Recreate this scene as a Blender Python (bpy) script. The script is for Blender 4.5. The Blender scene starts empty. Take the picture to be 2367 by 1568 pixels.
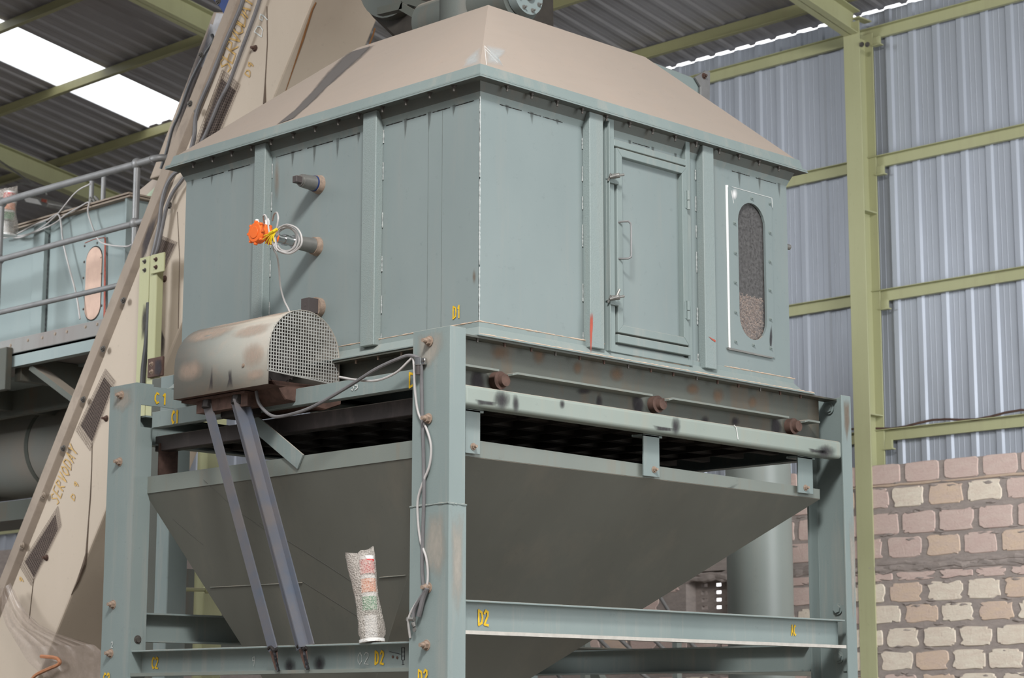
import bpy, math, random
from mathutils import Vector, Matrix
import numpy as np
random.seed(7)
C = bpy.context.scene.collection
S = bpy.context.scene
# ------------------------------------------------------------------ camera
YAW, PIT, ROL, FPX = 0.77985, 0.17528, 0.00138, 4875.7
CX, CY = 1183.5, 784.0
CAM = np.array([-6.12357, -6.25015, 1.6])
_f = np.array([math.cos(YAW)*math.cos(PIT), math.sin(YAW)*math.cos(PIT), math.sin(PIT)])
_r = np.array([math.sin(YAW), -math.cos(YAW), 0.0]); _u = np.cross(_r, _f)
_r2 = _r*math.cos(ROL)+_u*math.sin(ROL); _u2 = -_r*math.sin(ROL)+_u*math.cos(ROL)
cd = bpy.data.cameras.new('camera'); cam = bpy.data.objects.new('camera', cd); C.objects.link(cam)
cd.sensor_width = 36.0; cd.lens = FPX/2367*36.0; cd.clip_end = 200
cd.dof.use_dof = True; cd.dof.focus_distance = 9.3; cd.dof.aperture_fstop = 6.3
M = Matrix.Identity(4)
for i in range(3):
    M[i][0] = _r2[i]; M[i][1] = _u2[i]; M[i][2] = -_f[i]; M[i][3] = CAM[i]
cam.matrix_world = M
S.camera = cam
S.view_settings.view_transform = 'Standard'; S.view_settings.look = 'None'
S.view_settings.gamma = 1.0; S.view_settings.exposure = 0.0; S.view_settings.use_curve_mapping = False
# ------------------------------------------------------------------ light
w = bpy.data.worlds.new('overcast_sky'); S.world = w; w.use_nodes = True
wn = w.node_tree; wn.nodes.clear()
tc = wn.nodes.new('ShaderNodeTexCoord'); sp = wn.nodes.new('ShaderNodeSeparateXYZ')
cr = wn.nodes.new('ShaderNodeValToRGB'); bg = wn.nodes.new('ShaderNodeBackground'); wo = wn.nodes.new('ShaderNodeOutputWorld')
wn.links.new(tc.outputs['Generated'], sp.inputs[0]); wn.links.new(sp.outputs['Z'], cr.inputs[0])
cr.color_ramp.elements[0].position = 0.0; cr.color_ramp.elements[0].color = (0.045, 0.047, 0.05, 1)
cr.color_ramp.elements[1].position = 0.6; cr.color_ramp.elements[1].color = (1, 1, 1, 1)
e = cr.color_ramp.elements.new(0.25); e.color = (0.07, 0.073, 0.078, 1)
dt = wn.nodes.new('ShaderNodeVectorMath'); dt.operation = 'DOT_PRODUCT'; dt.inputs[1].default_value = (.72, .69, .05); wn.links.new(tc.outputs['Generated'], dt.inputs[0])
mr = wn.nodes.new('ShaderNodeMapRange'); mr.inputs[1].default_value = .9; mr.inputs[2].default_value = .97; wn.links.new(dt.outputs['Value'], mr.inputs[0])   # bright side of the overcast sky, behind the hall's corner
mx = wn.nodes.new('ShaderNodeMix'); mx.data_type = 'RGBA'; wn.links.new(mr.outputs[0], mx.inputs[0]); wn.links.new(cr.outputs[0], mx.inputs[6]); mx.inputs[7].default_value = (.8, .8, .82, 1)
wn.links.new(mx.outputs[2], bg.inputs['Color']); bg.inputs['Strength'].default_value = 3.0
wn.links.new(bg.outputs[0], wo.inputs[0])
def area(name, loc, target, sx, sy, power, col=(1, 1, 1)):
    l = bpy.data.lights.new(name, 'AREA'); l.shape = 'RECTANGLE'; l.size = sx; l.size_y = sy; l.energy = power; l.color = col
    o = bpy.data.objects.new(name, l); C.objects.link(o); o.location = loc
    o.rotation_euler = (Vector(target)-Vector(loc)).to_track_quat('-Z', 'Y').to_euler(); return o
area('skylight_daylight', (-4.3, -4.4, 8.3), (0.9, 0.6, 3.4), 1.4, 1.2, 760, (1, 0.985, 0.96))
area('front_fill', (4.5, -10.5, 3.2), (1.6, 0, 3.0), 7.0, 4.0, 620, (0.95, 0.985, 1))  # large unseen soft fill added from the right front to lift the right face
dl = area('second_cooler_fill', (-5.5, 8.0, 6.0), (2.0, 6.6, 4.6), 2.5, 2.5, 110, (0.93, 0.97, 1)); dl.data.spread = math.radians(70)  # unseen fill added to brighten the second cooler
ws = area('wall_side_fill', (4.6, -3.6, 4.6), (9.0, 4.2, 3.3), 2.6, 3.0, 110, (0.95, 0.98, 1)); ws.data.spread = math.radians(95)  # unseen fill added for the back wall, spread narrowed to spare the cooler
# ------------------------------------------------------------------ helpers
def ray(x, y): return _r2*(x-CX)/FPX - _u2*(y-CY)/FPX + _f
def PX(x, y, c): d = ray(x, y); return Vector(CAM + (c-CAM[0])/d[0]*d)      # point of the plane x = c
def PY(x, y, c): d = ray(x, y); return Vector(CAM + (c-CAM[1])/d[1]*d)      # point of the plane y = c
def PZ(x, y, c): d = ray(x, y); return Vector(CAM + (c-CAM[2])/d[2]*d)
def PXs(pts, c): return [PX(a, b, c) for a, b in pts]
def PYs(pts, c): return [PY(a, b, c) for a, b in pts]
V = Vector
ORG = {}
def finish(o, name, label=None, cat=None, group=None, kind=None):
    if label: o['label'] = label
    if cat: o['category'] = cat
    if group: o['group'] = group
    if kind: o['kind'] = kind
    return o
def thing(name, loc, label, cat, group=None):
    o = bpy.data.objects.new(name, None); C.objects.link(o); o.location = loc; o.empty_display_size = .1
    ORG[o.name] = V(loc); return finish(o, name, label, cat, group)
class MB:
    def __init__(s): s.v = []; s.f = []; s.mi = []; s.cur = 0
    def add(s, vs, fs):
        n = len(s.v); s.v += [tuple(v) for v in vs]; s.f += [tuple(i+n for i in f) for f in fs]; s.mi += [s.cur]*len(fs); return s
    def box(s, x0, x1, y0, y1, z0, z1):
        return s.add([(x0,y0,z0),(x1,y0,z0),(x1,y1,z0),(x0,y1,z0),(x0,y0,z1),(x1,y0,z1),(x1,y1,z1),(x0,y1,z1)],
            [(0,3,2,1),(4,5,6,7),(0,1,5,4),(1,2,6,5),(2,3,7,6),(3,0,4,7)])
    def slab(s, pts, d):                       # polygon extruded by d
        d = V(d); n = len(pts); a = [V(p) for p in pts]; b = [p+d for p in a]
        return s.add(a+b, [tuple(range(n)), tuple(range(2*n-1, n-1, -1))]+[(i, i+n, (i+1) % n+n, (i+1) % n) for i in range(n)])
    def beam(s, a, b, prof, up=(0,0,1)):       # profile (across, up) swept from a to b
        a = V(a); b = V(b); t = (b-a).normalized(); x = t.cross(V(up)).normalized(); y = x.cross(t)
        p = [a+x*u+y*v for u, v in prof]
        return s.slab(p, b-a)
    def cyl(s, a, b, r, n=16, r2=None, cap=True):
        a = V(a); b = V(b); r2 = r if r2 is None else r2; t = (b-a).normalized()
        x = t.orthogonal().normalized(); y = t.cross(x)
        ca = [a+(x*math.cos(2*math.pi*i/n)+y*math.sin(2*math.pi*i/n))*r for i in range(n)]
        cb = [b+(x*math.cos(2*math.pi*i/n)+y*math.sin(2*math.pi*i/n))*r2 for i in range(n)]
        fs = [(i, (i+1) % n, (i+1) % n+n, i+n) for i in range(n)]
        if cap: fs += [tuple(range(n-1, -1, -1)), tuple(range(n, 2*n))]
        return s.add(ca+cb, fs)
    def tube(s, pts, r, n=8, closed=False, flat=None):
        pts = [V(p) for p in pts]; m = len(pts); rings = []; x = None
        for i, p in enumerate(pts):
            t = (pts[(i+1) % m]-pts[i-1]) if closed else (pts[min(i+1, m-1)]-pts[max(i-1, 0)])
            if t.length < 1e-9: t = V((0,0,1))
            t.normalize()
            x = t.orthogonal().normalized() if x is None else (x-t*x.dot(t)).normalized()
            y = t.cross(x); rr = r[i] if isinstance(r, (list, tuple)) else r
            rings += [p+(x*math.cos(2*math.pi*k/n)+y*math.sin(2*math.pi*k/n))*rr for k in range(n)]
        fs = []
        for i in range(m if closed else m-1):
            j = (i+1) % m
            fs += [(i*n+k, i*n+(k+1) % n, j*n+(k+1) % n, j*n+k) for k in range(n)]
        if not closed: fs += [tuple(range(n-1, -1, -1)), tuple((m-1)*n+k for k in range(n))]
        return s.add(rings, fs)
    def build(s, name, mat, parent=None, bevel=0, smooth=False, seg=1, **kw):
        root = parent
        while root is not None and root.name not in ORG: root = root.parent
        org = ORG[root.name] if root is not None else V((0,0,0))
        me = bpy.data.meshes.new(name); me.from_pydata([tuple(V(v)-org) for v in s.v], [], s.f); me.validate()
        for m in (mat if isinstance(mat, (list, tuple)) else [mat]): me.materials.append(m)
        if isinstance(mat, (list, tuple)) and len(me.polygons) == len(s.mi):
            me.polygons.foreach_set('material_index', s.mi)
        o = bpy.data.objects.new(name, me); C.objects.link(o)
        if parent is not None: o.parent = parent
        bm = bmesh.new(); bm.from_mesh(me); bmesh.ops.recalc_face_normals(bm, faces=bm.faces); bm.to_mesh(me); bm.free()
        if smooth:
            me.polygons.foreach_set('use_smooth', [True]*len(me.polygons)); me.set_sharp_from_angle(angle=math.radians(42))
        if bevel:
            b = o.modifiers.new('bevel', 'BEVEL'); b.width = bevel; b.segments = seg; b.limit_method = 'ANGLE'; b.angle_limit = math.radians(40)
        return finish(o, name, **kw)
import bmesh
def inst(name, me, loc, parent, **kw):
    root = parent
    while root is not None and root.name not in ORG: root = root.parent
    org = ORG[root.name] if root is not None else V((0,0,0))
    o = bpy.data.objects.new(name, me); C.objects.link(o); o.parent = parent; o.location = V(loc)-org
    return finish(o, name, **kw)
def spline(pts, k=8):
    p = [V(q) for q in pts]; p = [p[0]*2-p[1]]+p+[p[-1]*2-p[-2]]; out = []
    for i in range(1, len(p)-2):
        for j in range(k):
            t = j/k; a, b, c, d = p[i-1], p[i], p[i+1], p[i+2]
            out.append(.5*((2*b)+(c-a)*t+(2*a-5*b+4*c-d)*t*t+(3*b-a-3*c+d)*t**3))
    out.append(p[-2]); return out
# ------------------------------------------------------------------ materials
def newmat(name):
    m = bpy.data.materials.new(name); m.use_nodes = True; nt = m.node_tree
    return m, nt, nt.nodes['Principled BSDF']
def N(nt, t, **kw):
    n = nt.nodes.new(t)
    for k, v in kw.items():
        if k in n.inputs: n.inputs[k].default_value = v
        else: setattr(n, k, v)
    return n
def mixc(nt, fac, a, b):
    n = nt.nodes.new('ShaderNodeMix'); n.data_type = 'RGBA'
    for sock, v in ((0, fac), (6, a), (7, b)):
        if isinstance(v, bpy.types.NodeSocket): nt.links.new(v, n.inputs[sock])
        elif sock == 0: n.inputs[0].default_value = v
        else: n.inputs[sock].default_value = (*v, 1)
    return n.outputs[2]
def ramp(nt, src, a, b):
    r = nt.nodes.new('ShaderNodeMapRange'); nt.links.new(src, r.inputs[0]); r.inputs[1].default_value = a; r.inputs[2].default_value = b
    r.clamp = True; return r.outputs[0]
def noise(nt, scale, mp=(1,1,1), detail=5, rough=.6, off=0):
    t = nt.nodes.new('ShaderNodeTexCoord'); g = nt.nodes.new('ShaderNodeMapping'); g.inputs['Scale'].default_value = mp
    g.inputs['Location'].default_value = (off, off*1.7, off*.6)
    nt.links.new(t.outputs['Object'], g.inputs['Vector'])
    n = N(nt, 'ShaderNodeTexNoise', Scale=scale, Detail=detail, Roughness=rough); nt.links.new(g.outputs[0], n.inputs['Vector']); return n.outputs[0]
def mul(nt, a, b):
    n = nt.nodes.new('ShaderNodeMath'); n.operation = 'MULTIPLY'
    for i, v in enumerate((a, b)):
        if isinstance(v, bpy.types.NodeSocket): nt.links.new(v, n.inputs[i])
        else: n.inputs[i].default_value = v
    return n.outputs[0]
def bump(nt, b, src, strength, dist=.004):
    n = N(nt, 'ShaderNodeBump', Strength=strength, Distance=dist); nt.links.new(src, n.inputs['Height']); nt.links.new(n.outputs[0], b.inputs['Normal'])
def paint(name, base, dark, dust, da=.35, rough=.5, fine=.06, spec=.35, metal=0, streak=(6,6,.5), upd=(.46,.39,.32)):
    m, nt, b = newmat(name)
    c = mixc(nt, ramp(nt, noise(nt, 1.3, (1,1,.6), 4), .3, .75), base, dark)
    c = mixc(nt, mul(nt, ramp(nt, noise(nt, 2.0, streak, 6, .65, 3.1), .52, .8), da), c, dust)
    c = mixc(nt, mul(nt, ramp(nt, noise(nt, 30, (1,1,1), 4, .7, 5), .62, .75), .25), c, tuple(x*.45 for x in base))
    # dust settled on faces that look up
    g = nt.nodes.new('ShaderNodeNewGeometry'); s = nt.nodes.new('ShaderNodeSeparateXYZ'); nt.links.new(g.outputs['True Normal'], s.inputs[0])
    c = mixc(nt, mul(nt, ramp(nt, s.outputs[2], .6, .9), .75), c, upd)
    nt.links.new(c, b.inputs['Base Color']); b.inputs['Roughness'].default_value = rough; b.inputs['Specular IOR Level'].default_value = spec
    b.inputs['Metallic'].default_value = metal
    bump(nt, b, noise(nt, 160, (1,1,1), 3), fine, .003)
    return m
def plain(name, col, rough=.6, metal=0, var=.25, scale=14, spec=.4, b2=None):
    m, nt, b = newmat(name)
    c = mixc(nt, ramp(nt, noise(nt, scale), .35, .7), col, b2 or tuple(x*(1-var) for x in col))
    nt.links.new(c, b.inputs['Base Color']); b.inputs['Roughness'].default_value = rough; b.inputs['Metallic'].default_value = metal
    b.inputs['Specular IOR Level'].default_value = spec
    bump(nt, b, noise(nt, scale*6), .1, .002); return m
TEAL = (.228, .272, .271); TDARK = (.190, .232, .234); DUST = (.36, .30, .245)
m_body = paint('blue_green_panel_paint', TEAL, TDARK, DUST, .14, .42, .03)
m_rib = paint('textured_blue_green_paint', (.235, .285, .278), TEAL, DUST, .22, .5, .5)
m_frame = paint('blue_green_steel_paint', (.235, .282, .276), (.185, .23, .226), (.36, .33, .29), .55, .45, .12)
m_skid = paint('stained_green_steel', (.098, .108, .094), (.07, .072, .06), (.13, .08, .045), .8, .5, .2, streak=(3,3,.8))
m_tube = paint('pale_green_tube_paint', (.29, .33, .30), (.24, .28, .25), (.36, .30, .22), .35, .38, .05)
m_hop = paint('grey_green_hopper_paint', (.128, .130, .112), (.10, .10, .085), (.19, .165, .13), .4, .5, .05, streak=(2,2,1))
m_band = paint('hopper_band_paint', (.20, .222, .20), (.165, .185, .168), (.22, .16, .11), .5, .5, .1)
m_dust = paint('dust_covered_hood', (.345, .288, .245), (.315, .27, .232), (.40, .295, .23), .28, .85, .1, .15, upd=(.36,.305,.262))
m_clean = paint('wiped_strip_of_paint', (.20, .19, .175), (.15, .125, .11), (.3, .2, .15), .5, .7, .1)
m_case = paint('dusty_beige_paint', (.46, .385, .31), (.41, .345, .275), (.46, .39, .32), .4, .6, .08)
m_caseb = paint('dirty_beige_flange', (.33, .27, .215), (.22, .175, .14), (.14, .11, .09), .6, .7, .2, streak=(4,4,4))
m_yel = paint('yellow_green_steel_paint', (.42, .425, .25), (.37, .37, .21), (.30, .26, .17), .35, .5, .08)
m_yroof = paint('olive_purlin_paint', (.30, .29, .15), (.25, .24, .12), (.25, .2, .12), .35, .45, .05)
m_guard = paint('dusty_guard_paint', (.29, .31, .285), (.37, .32, .27), (.47, .35, .27), .85, .55, .1, streak=(2,2,3))
m_black = plain('scorched_black_steel', (.035, .03, .028), .6, .3, .5)
m_raw = paint('raw_mill_steel', (.085, .07, .068), (.05, .045, .045), (.17, .14, .13), .6, .5, .15, streak=(5,5,2))
m_blue = plain('blue_grey_raw_steel', (.125, .145, .185), .5, .3, .3, 6, b2=(.18, .165, .165))
m_rust = plain('rusty_brown_steel', (.12, .07, .055), .8, .1, .5, 20)
m_bolt = plain('dusty_bolt', (.36, .27, .21), .75, .1, .4, 60)
m_bolt2 = plain('dark_bolt', (.12, .11, .10), .6, .4, .4, 60)
m_galv = plain('grey_galvanised_pipe', (.25, .25, .25), .5, .35, .2, 9)
m_pipe = plain('dull_steel_pipe', (.27, .265, .25), .45, .5, .3, 12)
m_chrome = plain('polished_steel', (.6, .6, .6), .2, 1, .1, 9)
m_orange = plain('orange_plastic', (.85, .16, .025), .4, 0, .1, 9)
m_white = plain('white_plastic', (.75, .75, .74), .4, 0, .06, 9)
m_cable = plain('pale_grey_cable', (.46, .44, .43), .5, 0, .15, 9)
m_cblk = plain('black_cable', (.05, .05, .052), .5, 0, .3, 9)
m_cgrey = plain('dark_grey_cable', (.17, .165, .17), .5, 0, .3, 9)
m_yt = plain('yellow_tape', (.85, .62, .02), .5, 0, .1, 9)
m_ymark = plain('yellow_marker_paint', (.75, .47, .02), .7, 0, .3, 60)
m_omark = plain('orange_yellow_stencil_paint', (.56, .36, .13), .8, 0, .35, 40)
m_wmark = plain('white_chalk', (.62, .64, .62), .9, 0, .3, 60)
m_kmark = plain('black_marker', (.03, .03, .035), .7, 0, .1, 60)
m_wpaint = plain('white_paint_strip', (.86, .86, .85), .45, 0, .06, 20)
m_weld = plain('bright_weld_bead', (.52, .55, .54), .4, .3, .4, 200)
m_red = plain('red_primer', (.36, .09, .06), .7, 0, .35, 40)
m_dark = plain('dark_interior', (.025, .023, .02), .9, 0, .3, 9)
m_grate = plain('dark_grate_steel', (.05, .043, .036), .7, .2, .4, 9)
m_bluep = plain('blue_motor_paint', (.02, .045, .16), .4, 0, .2, 9)
m_floor = plain('concrete_floor', (.20, .175, .15), .9, 0, .2, 2)
m_bal = paint('twin_tank_pale_paint', (.255, .305, .302), (.225, .27, .268), (.36, .36, .33), .2, .4, .03)
m_drum = paint('dusty_drum_paint', (.19, .205, .19), (.22, .195, .165), (.27, .2, .15), .45, .5, .05, streak=(1,1,1))
m_toe = paint('grey_brown_kickplate', (.20, .175, .165), (.23, .24, .23), (.15, .12, .11), .5, .6, .1)
m_bpipe = paint('green_grey_duct_paint', (.20, .222, .205), (.165, .185, .172), (.24, .21, .17), .25, .42, .03)
def sheetmat(name, col, metal, rough):
    m, nt, b = newmat(name)
    c = mixc(nt, ramp(nt, noise(nt, 1.0, (1,1,.25), 4), .35, .7), col, tuple(x*.8 for x in col))
    nt.links.new(c, b.inputs['Base Color']); b.inputs['Metallic'].default_value = metal
    nt.links.new(ramp(nt, noise(nt, 3, (1,8,.3), 4, .6, 2), -1.3, 1.9), b.inputs['Roughness'])
    return m
m_sheet = sheetmat('zinc_coated_sheet', (.43, .46, .52), .35, .4)
m_roof = sheetmat('roof_sheet_underside', (.31, .30, .305), .15, .5)
def glassy(name, col, alpha, rough, sc=40, lo=.3, hi=.7):
    m, nt, b = newmat(name); b.inputs['Base Color'].default_value = (*col, 1); b.inputs['Roughness'].default_value = rough
    nt.links.new(ramp(nt, noise(nt, sc, (1,1,1), 6, .7), lo-alpha, hi+1-alpha), b.inputs['Alpha'])
    bump(nt, b, noise(nt, sc*2), .3, .004); return m
m_pane = glassy('dusty_window_pane', (.20, .195, .195), .2, .35, 60, .4, .4)
m_pane.node_tree.nodes['Principled BSDF'].inputs['Specular IOR Level'].default_value = .4
m_wrap = glassy('clear_plastic_wrap', (.36, .29, .25), .35, .25, 14)
def bubble():
    m, nt, b = newmat('bubble_wrap'); b.inputs['Base Color'].default_value = (.60, .55, .50, 1); b.inputs['Roughness'].default_value = .22
    t = nt.nodes.new('ShaderNodeTexCoord'); v = N(nt, 'ShaderNodeTexVoronoi', Scale=150.0); nt.links.new(t.outputs['Object'], v.inputs['Vector'])
    nt.links.new(ramp(nt, v.outputs['Distance'], -.42, 1.5), b.inputs['Alpha'])
    bump(nt, b, v.outputs['Distance'], .9, .006); return m
m_bub = bubble()
def fibreglass():
    m, nt, b = newmat('translucent_roof_sheet'); nt.nodes.remove(b); out = nt.nodes['Material Output']
    a = nt.nodes.new('ShaderNodeBsdfTranslucent'); a.inputs[0].default_value = (.95, .97, 1, 1)
    t = nt.nodes.new('ShaderNodeBsdfTransparent'); x = nt.nodes.new('ShaderNodeMixShader'); x.inputs[0].default_value = .6
    nt.links.new(a.outputs[0], x.inputs[1]); nt.links.new(t.outputs[0], x.inputs[2]); nt.links.new(x.outputs[0], out.inputs[0]); return m
m_sky = fibreglass()
def brickm(name, c1, c2):
    m, nt, b = newmat(name)
    c = mixc(nt, ramp(nt, noise(nt, 7, (1,1,3), 6, .7), .35, .7), c1, c2)
    c = mixc(nt, mul(nt, ramp(nt, noise(nt, 40, (1,1,1), 5, .7, 2), .6, .75), .5), c, tuple(x*.5 for x in c1))
    nt.links.new(c, b.inputs['Base Color']); b.inputs['Roughness'].default_value = .95; bump(nt, b, noise(nt, 45, (1,1,1), 8, .7), .7, .01); return m
m_pink = brickm('pink_stone', (.60, .445, .40), (.65, .52, .46)); m_cream = brickm('cream_stone', (.80, .72, .60), (.70, .58, .48))
m_peach = brickm('peach_stone', (.68, .52, .39), (.62, .48, .41)); m_mort = brickm('grey_mortar', (.29, .25, .23), (.39, .33, .30))
m_ledge = brickm('sandy_mortar', (.60, .46, .35), (.52, .40, .31))
m_stain = None
def stainmat(name, col, dens=.9):
    # soot, rust or dust film with ragged edges: opaque in the middle, broken up by noise towards the rim
    m, nt, b = newmat(name); b.inputs['Base Color'].default_value = (*col, 1); b.inputs['Roughness'].default_value = .8
    at = nt.nodes.new('ShaderNodeAttribute'); at.attribute_name = 'cover'
    n = noise(nt, 30, (1,1,.4), 7, .75)
    a = nt.nodes.new('ShaderNodeMath'); a.operation = 'ADD'; nt.links.new(at.outputs['Fac'], a.inputs[0]); nt.links.new(n, a.inputs[1])
    nt.links.new(mul(nt, ramp(nt, a.outputs[0], .62, 1.55), dens), b.inputs['Alpha']); return m
m_soot = stainmat('weld_soot', (.03, .025, .03), .85); m_ruststain = stainmat('rust_stain', (.19, .11, .06), .6)
m_sand = stainmat('sand_film', (.40, .36, .31), .7); m_tandust = stainmat('tan_dust_film', (.44, .33, .26), .6); m_scuff = stainmat('pale_scuff', (.5, .56, .58), .5)
m_wipe = stainmat('wiped_dark_strip', (.115, .105, .10), 1.0)
def blot(name, pts, mat, parent, off, inner=.35):
    """stain: a thin film lying on a surface (pts: outline points), cover fades from the centre to the rim"""
    pts = [V(p)+V(off) for p in pts]; c = sum(pts, V((0,0,0)))/len(pts); n = len(pts)
    vs = [c]+[c+(p-c)*inner for p in pts]+pts; cov = [1]+[.85]*n+[0]*n
    fs = [(0, 1+i, 1+(i+1) % n) for i in range(n)]+[(1+i, 1+n+i, 1+n+(i+1) % n, 1+(i+1) % n) for i in range(n)]
    mb = MB(); mb.add(vs, fs); o = mb.build(name, mat, parent)
    at = o.data.attributes.new('cover', 'FLOAT', 'POINT'); at.data.foreach_set('value', cov); return o
def ell(cx, cy, rx, ry, n=14): return [(cx+rx*math.cos(2*math.pi*i/n), cy+ry*math.sin(2*math.pi*i/n)) for i in range(n)]
# bolts: head or nut with a bit of thread, one mesh per direction and size
_bm = {}
def boltmesh(d, r, h, shank, mat):
    k = (tuple(d), r, h, shank, mat.name)
    if k not in _bm:
        d = V(d).normalized(); b = MB(); b.cyl(V((0,0,0)), d*h, r, 6); b.cyl(d*-.002, d*.002, r*1.35, 14)
        if shank: b.cyl(d*h, d*(h+shank), r*.52, 10)
        me = bpy.data.meshes.new('bolt'); me.from_pydata([tuple(v) for v in b.v], [], b.f); me.materials.append(mat); _bm[k] = me
    return _bm[k]
def bolt(p, d, parent, r=.014, h=.014, shank=.014, mat=None, name='bolt'):
    return inst(name, boltmesh(d, r, h, shank, mat or m_bolt), p, parent)
# brush lettering as thin ribbons
GL = {'D': [[(0,0),(0,1)],[(0,1),(.45,.85),(.55,.5),(.45,.15),(0,0)]], '1': [[(.1,.8),(.3,1),(.3,0)]],
 '2': [[(0,.8),(.2,1),(.5,.9),(.5,.65),(0,.05),(.55,0)]], 'C': [[(.5,.9),(.25,1),(0,.7),(0,.3),(.25,0),(.5,.1)]],
 'A': [[(0,0),(.25,1),(.5,0)],[(.1,.35),(.4,.35)]], 'S': [[(.5,.85),(.25,1),(.02,.78),(.45,.35),(.3,0),(0,.12)]],
 'E': [[(.5,1),(0,1),(0,0),(.5,0)],[(0,.5),(.4,.5)]], 'R': [[(0,0),(0,1),(.45,.9),(.45,.6),(0,.5),(.5,0)]], 'V': [[(0,1),(.25,0),(.5,1)]],
 'O': [[(.25,0),(0,.3),(0,.7),(.25,1),(.5,.7),(.5,.3),(.25,0)]], 'Y': [[(0,1),(.25,.5),(.5,1)],[(.25,.5),(.25,0)]],
 '9': [[(.45,.6),(.1,.55),(.1,.9),(.4,1),(.45,.6),(.35,0)]], '0': [[(.25,0),(0,.3),(0,.7),(.25,1),(.5,.7),(.5,.3),(.25,0)]], '3': [[(0,.9),(.4,.9),(.2,.55),(.45,.3),(.2,0),(0,.1)]],
 '5': [[(.5,1),(0,1),(0,.55),(.4,.55),(.45,.2),(0,0)]], ' ': [], 'H': [[(0,0),(0,1)],[(.4,0),(.4,1)],[(0,.5),(.4,.5)]], '7': [[(0,1),(.5,1),(.2,0)]], 'N': [[(0,0),(0,1),(.45,0),(.45,1)]]}
def mark(txt, o, right, up, h, mat, parent, wd=.14, sp=.8, name='painted_mark', nrm=None, wid=1.0):
    o = V(o); right = V(right).normalized(); up = V(up).normalized(); nrm = right.cross(up)*-1 if nrm is None else V(nrm)
    if nrm.dot(V(CAM)-o) < 0: nrm = -nrm
    mb = MB(); x = 0; o = o+nrm*.0015; k_ = 0
    for ch in txt:
        for st in GL[ch]:
            for a, b in zip(st[:-1], st[1:]):
                a = V((a[0]*wid, a[1])); b = V((b[0]*wid, b[1])); t = (b-a).normalized()*wd*.35; q = V((-t.y, t.x)).normalized()*wd*.5
                a = a-t; b = b+t
                P = [o+right*((x+p.x)*h)+up*(p.y*h) for p in (a-q, b-q*random.uniform(.8, 1.2), b+q, a+q*random.uniform(.8, 1.2))]
                k_ += 1; mb.add([p+nrm*(.00012*k_) for p in P], [(0,1,2,3)])
        x += sp*wid if ch != ' ' else .4
    return mb.build(name, mat, parent)
def weld(a, b, parent, dashes=None, r=.0035, mat=None):
    a = V(a); b = V(b); dashes = dashes or [(0, 1)]; L = (b-a).length
    for t0, t1 in dashes:
        mb = MB(); n = max(3, int(L*(t1-t0)/.008)); mb.tube([a.lerp(b, t0+(t1-t0)*i/n) for i in range(n+1)], [r*random.uniform(.5, 1.3) for i in range(n+1)], 6); mb.build('weld_bead', mat or m_weld, parent)
# ================================================================== the hall
MB().box(-14, 9, -14, 20, -.1, 0).build('floor', m_floor, kind='structure')
PITCH = .2435
def prof(y0, y1, out=.02):
    pts = []; y = y0
    while y < y1:
        for dy, h in ((0,0),(.046,.0),(.052,.0025),(.058,0),(.098,0),(.104,.0025),(.110,0),(.150,0),(.166,out),(.214,out),(.232,0)):
            if y+dy <= y1: pts.append((y+dy, h))
        y += PITCH
    pts.append((y1, 0)); return pts
def sheet(name, y0, y1, top, bot, mat):
    p = prof(y0, y1); mb = MB(); n = len(p)
    mb.add([bot(y, h) for y, h in p]+[top(y, h) for y, h in p], [(i, i+1, n+i+1, n+i) for i in range(n-1)])
    o = mb.build(name, mat, kind='structure'); s = o.modifiers.new('t', 'SOLIDIFY'); s.thickness = .002; return o
WX = 9.0
sheet('wall_right', -3.0, 19.5, lambda y, h: (WX-h, y, 7.765), lambda y, h: (WX-h, y, 3.45), m_sheet)
SL = .18
def rz(x): return 7.86+SL*(9.0-x)
def roofsheet(name, y0, y1, x0, x1, mat=m_roof):
    return sheet(name, y0, y1, lambda y, h: (x0, y, rz(x0)-h), lambda y, h: (x1, y, rz(x1)-h), mat)
roofsheet('ceiling', -7, 12.05, -1.5, 9.10)
roofsheet('ceiling', 12.05, 12.97, 7.42, 9.10); roofsheet('ceiling', 12.97, 19.6, -8, 9.10); roofsheet('ceiling', -7, 12.05, -8, -1.5)
roofsheet('window_1', 12.05, 12.97, -8, 7.42, m_sky)
# steel: purlins, rafters, girts, columns
def zed(y0, y1, x, z, h=.11, b=.055):
    t = .006; m = MB(); m.box(x-t/2, x+t/2, y0, y1, z-h, z); m.box(x-b, x, y0, y1, z-h-t, z-h); m.box(x, x+b, y0, y1, z, z+t); return m
for x, lab in ((8.62, 'roof purlin next to the eave gap, lowest of the olive purlins'), (7.42, 'olive roof purlin crossing the foot of the bright skylight'),
               (6.17, 'olive roof purlin crossing the middle of the bright skylight'), (4.93, 'olive roof purlin at the upper left corner of the roof'),
               (3.7, 'olive roof purlin hidden just above the hood top')):
    o = zed(-6.9, 19.4, x, rz(x)-.04).build('roof_purlin', m_yroof)
    finish(o, '', lab or 'olive roof purlin hidden above the machine', 'purlin', 'roof purlins')
def ibeam(a, b, h, wd, up=(0,0,1), t=.01):
    m = MB(); m.beam(a, b, [(-wd/2,-h/2),(wd/2,-h/2),(wd/2,-h/2+t),(-wd/2,-h/2+t)], up); m.beam(a, b, [(-wd/2,h/2-t),(wd/2,h/2-t),(wd/2,h/2),(-wd/2,h/2)], up)
    m.beam(a, b, [(-t/2,-h/2),(t/2,-h/2),(t/2,h/2),(-t/2,h/2)], up); return m
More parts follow.
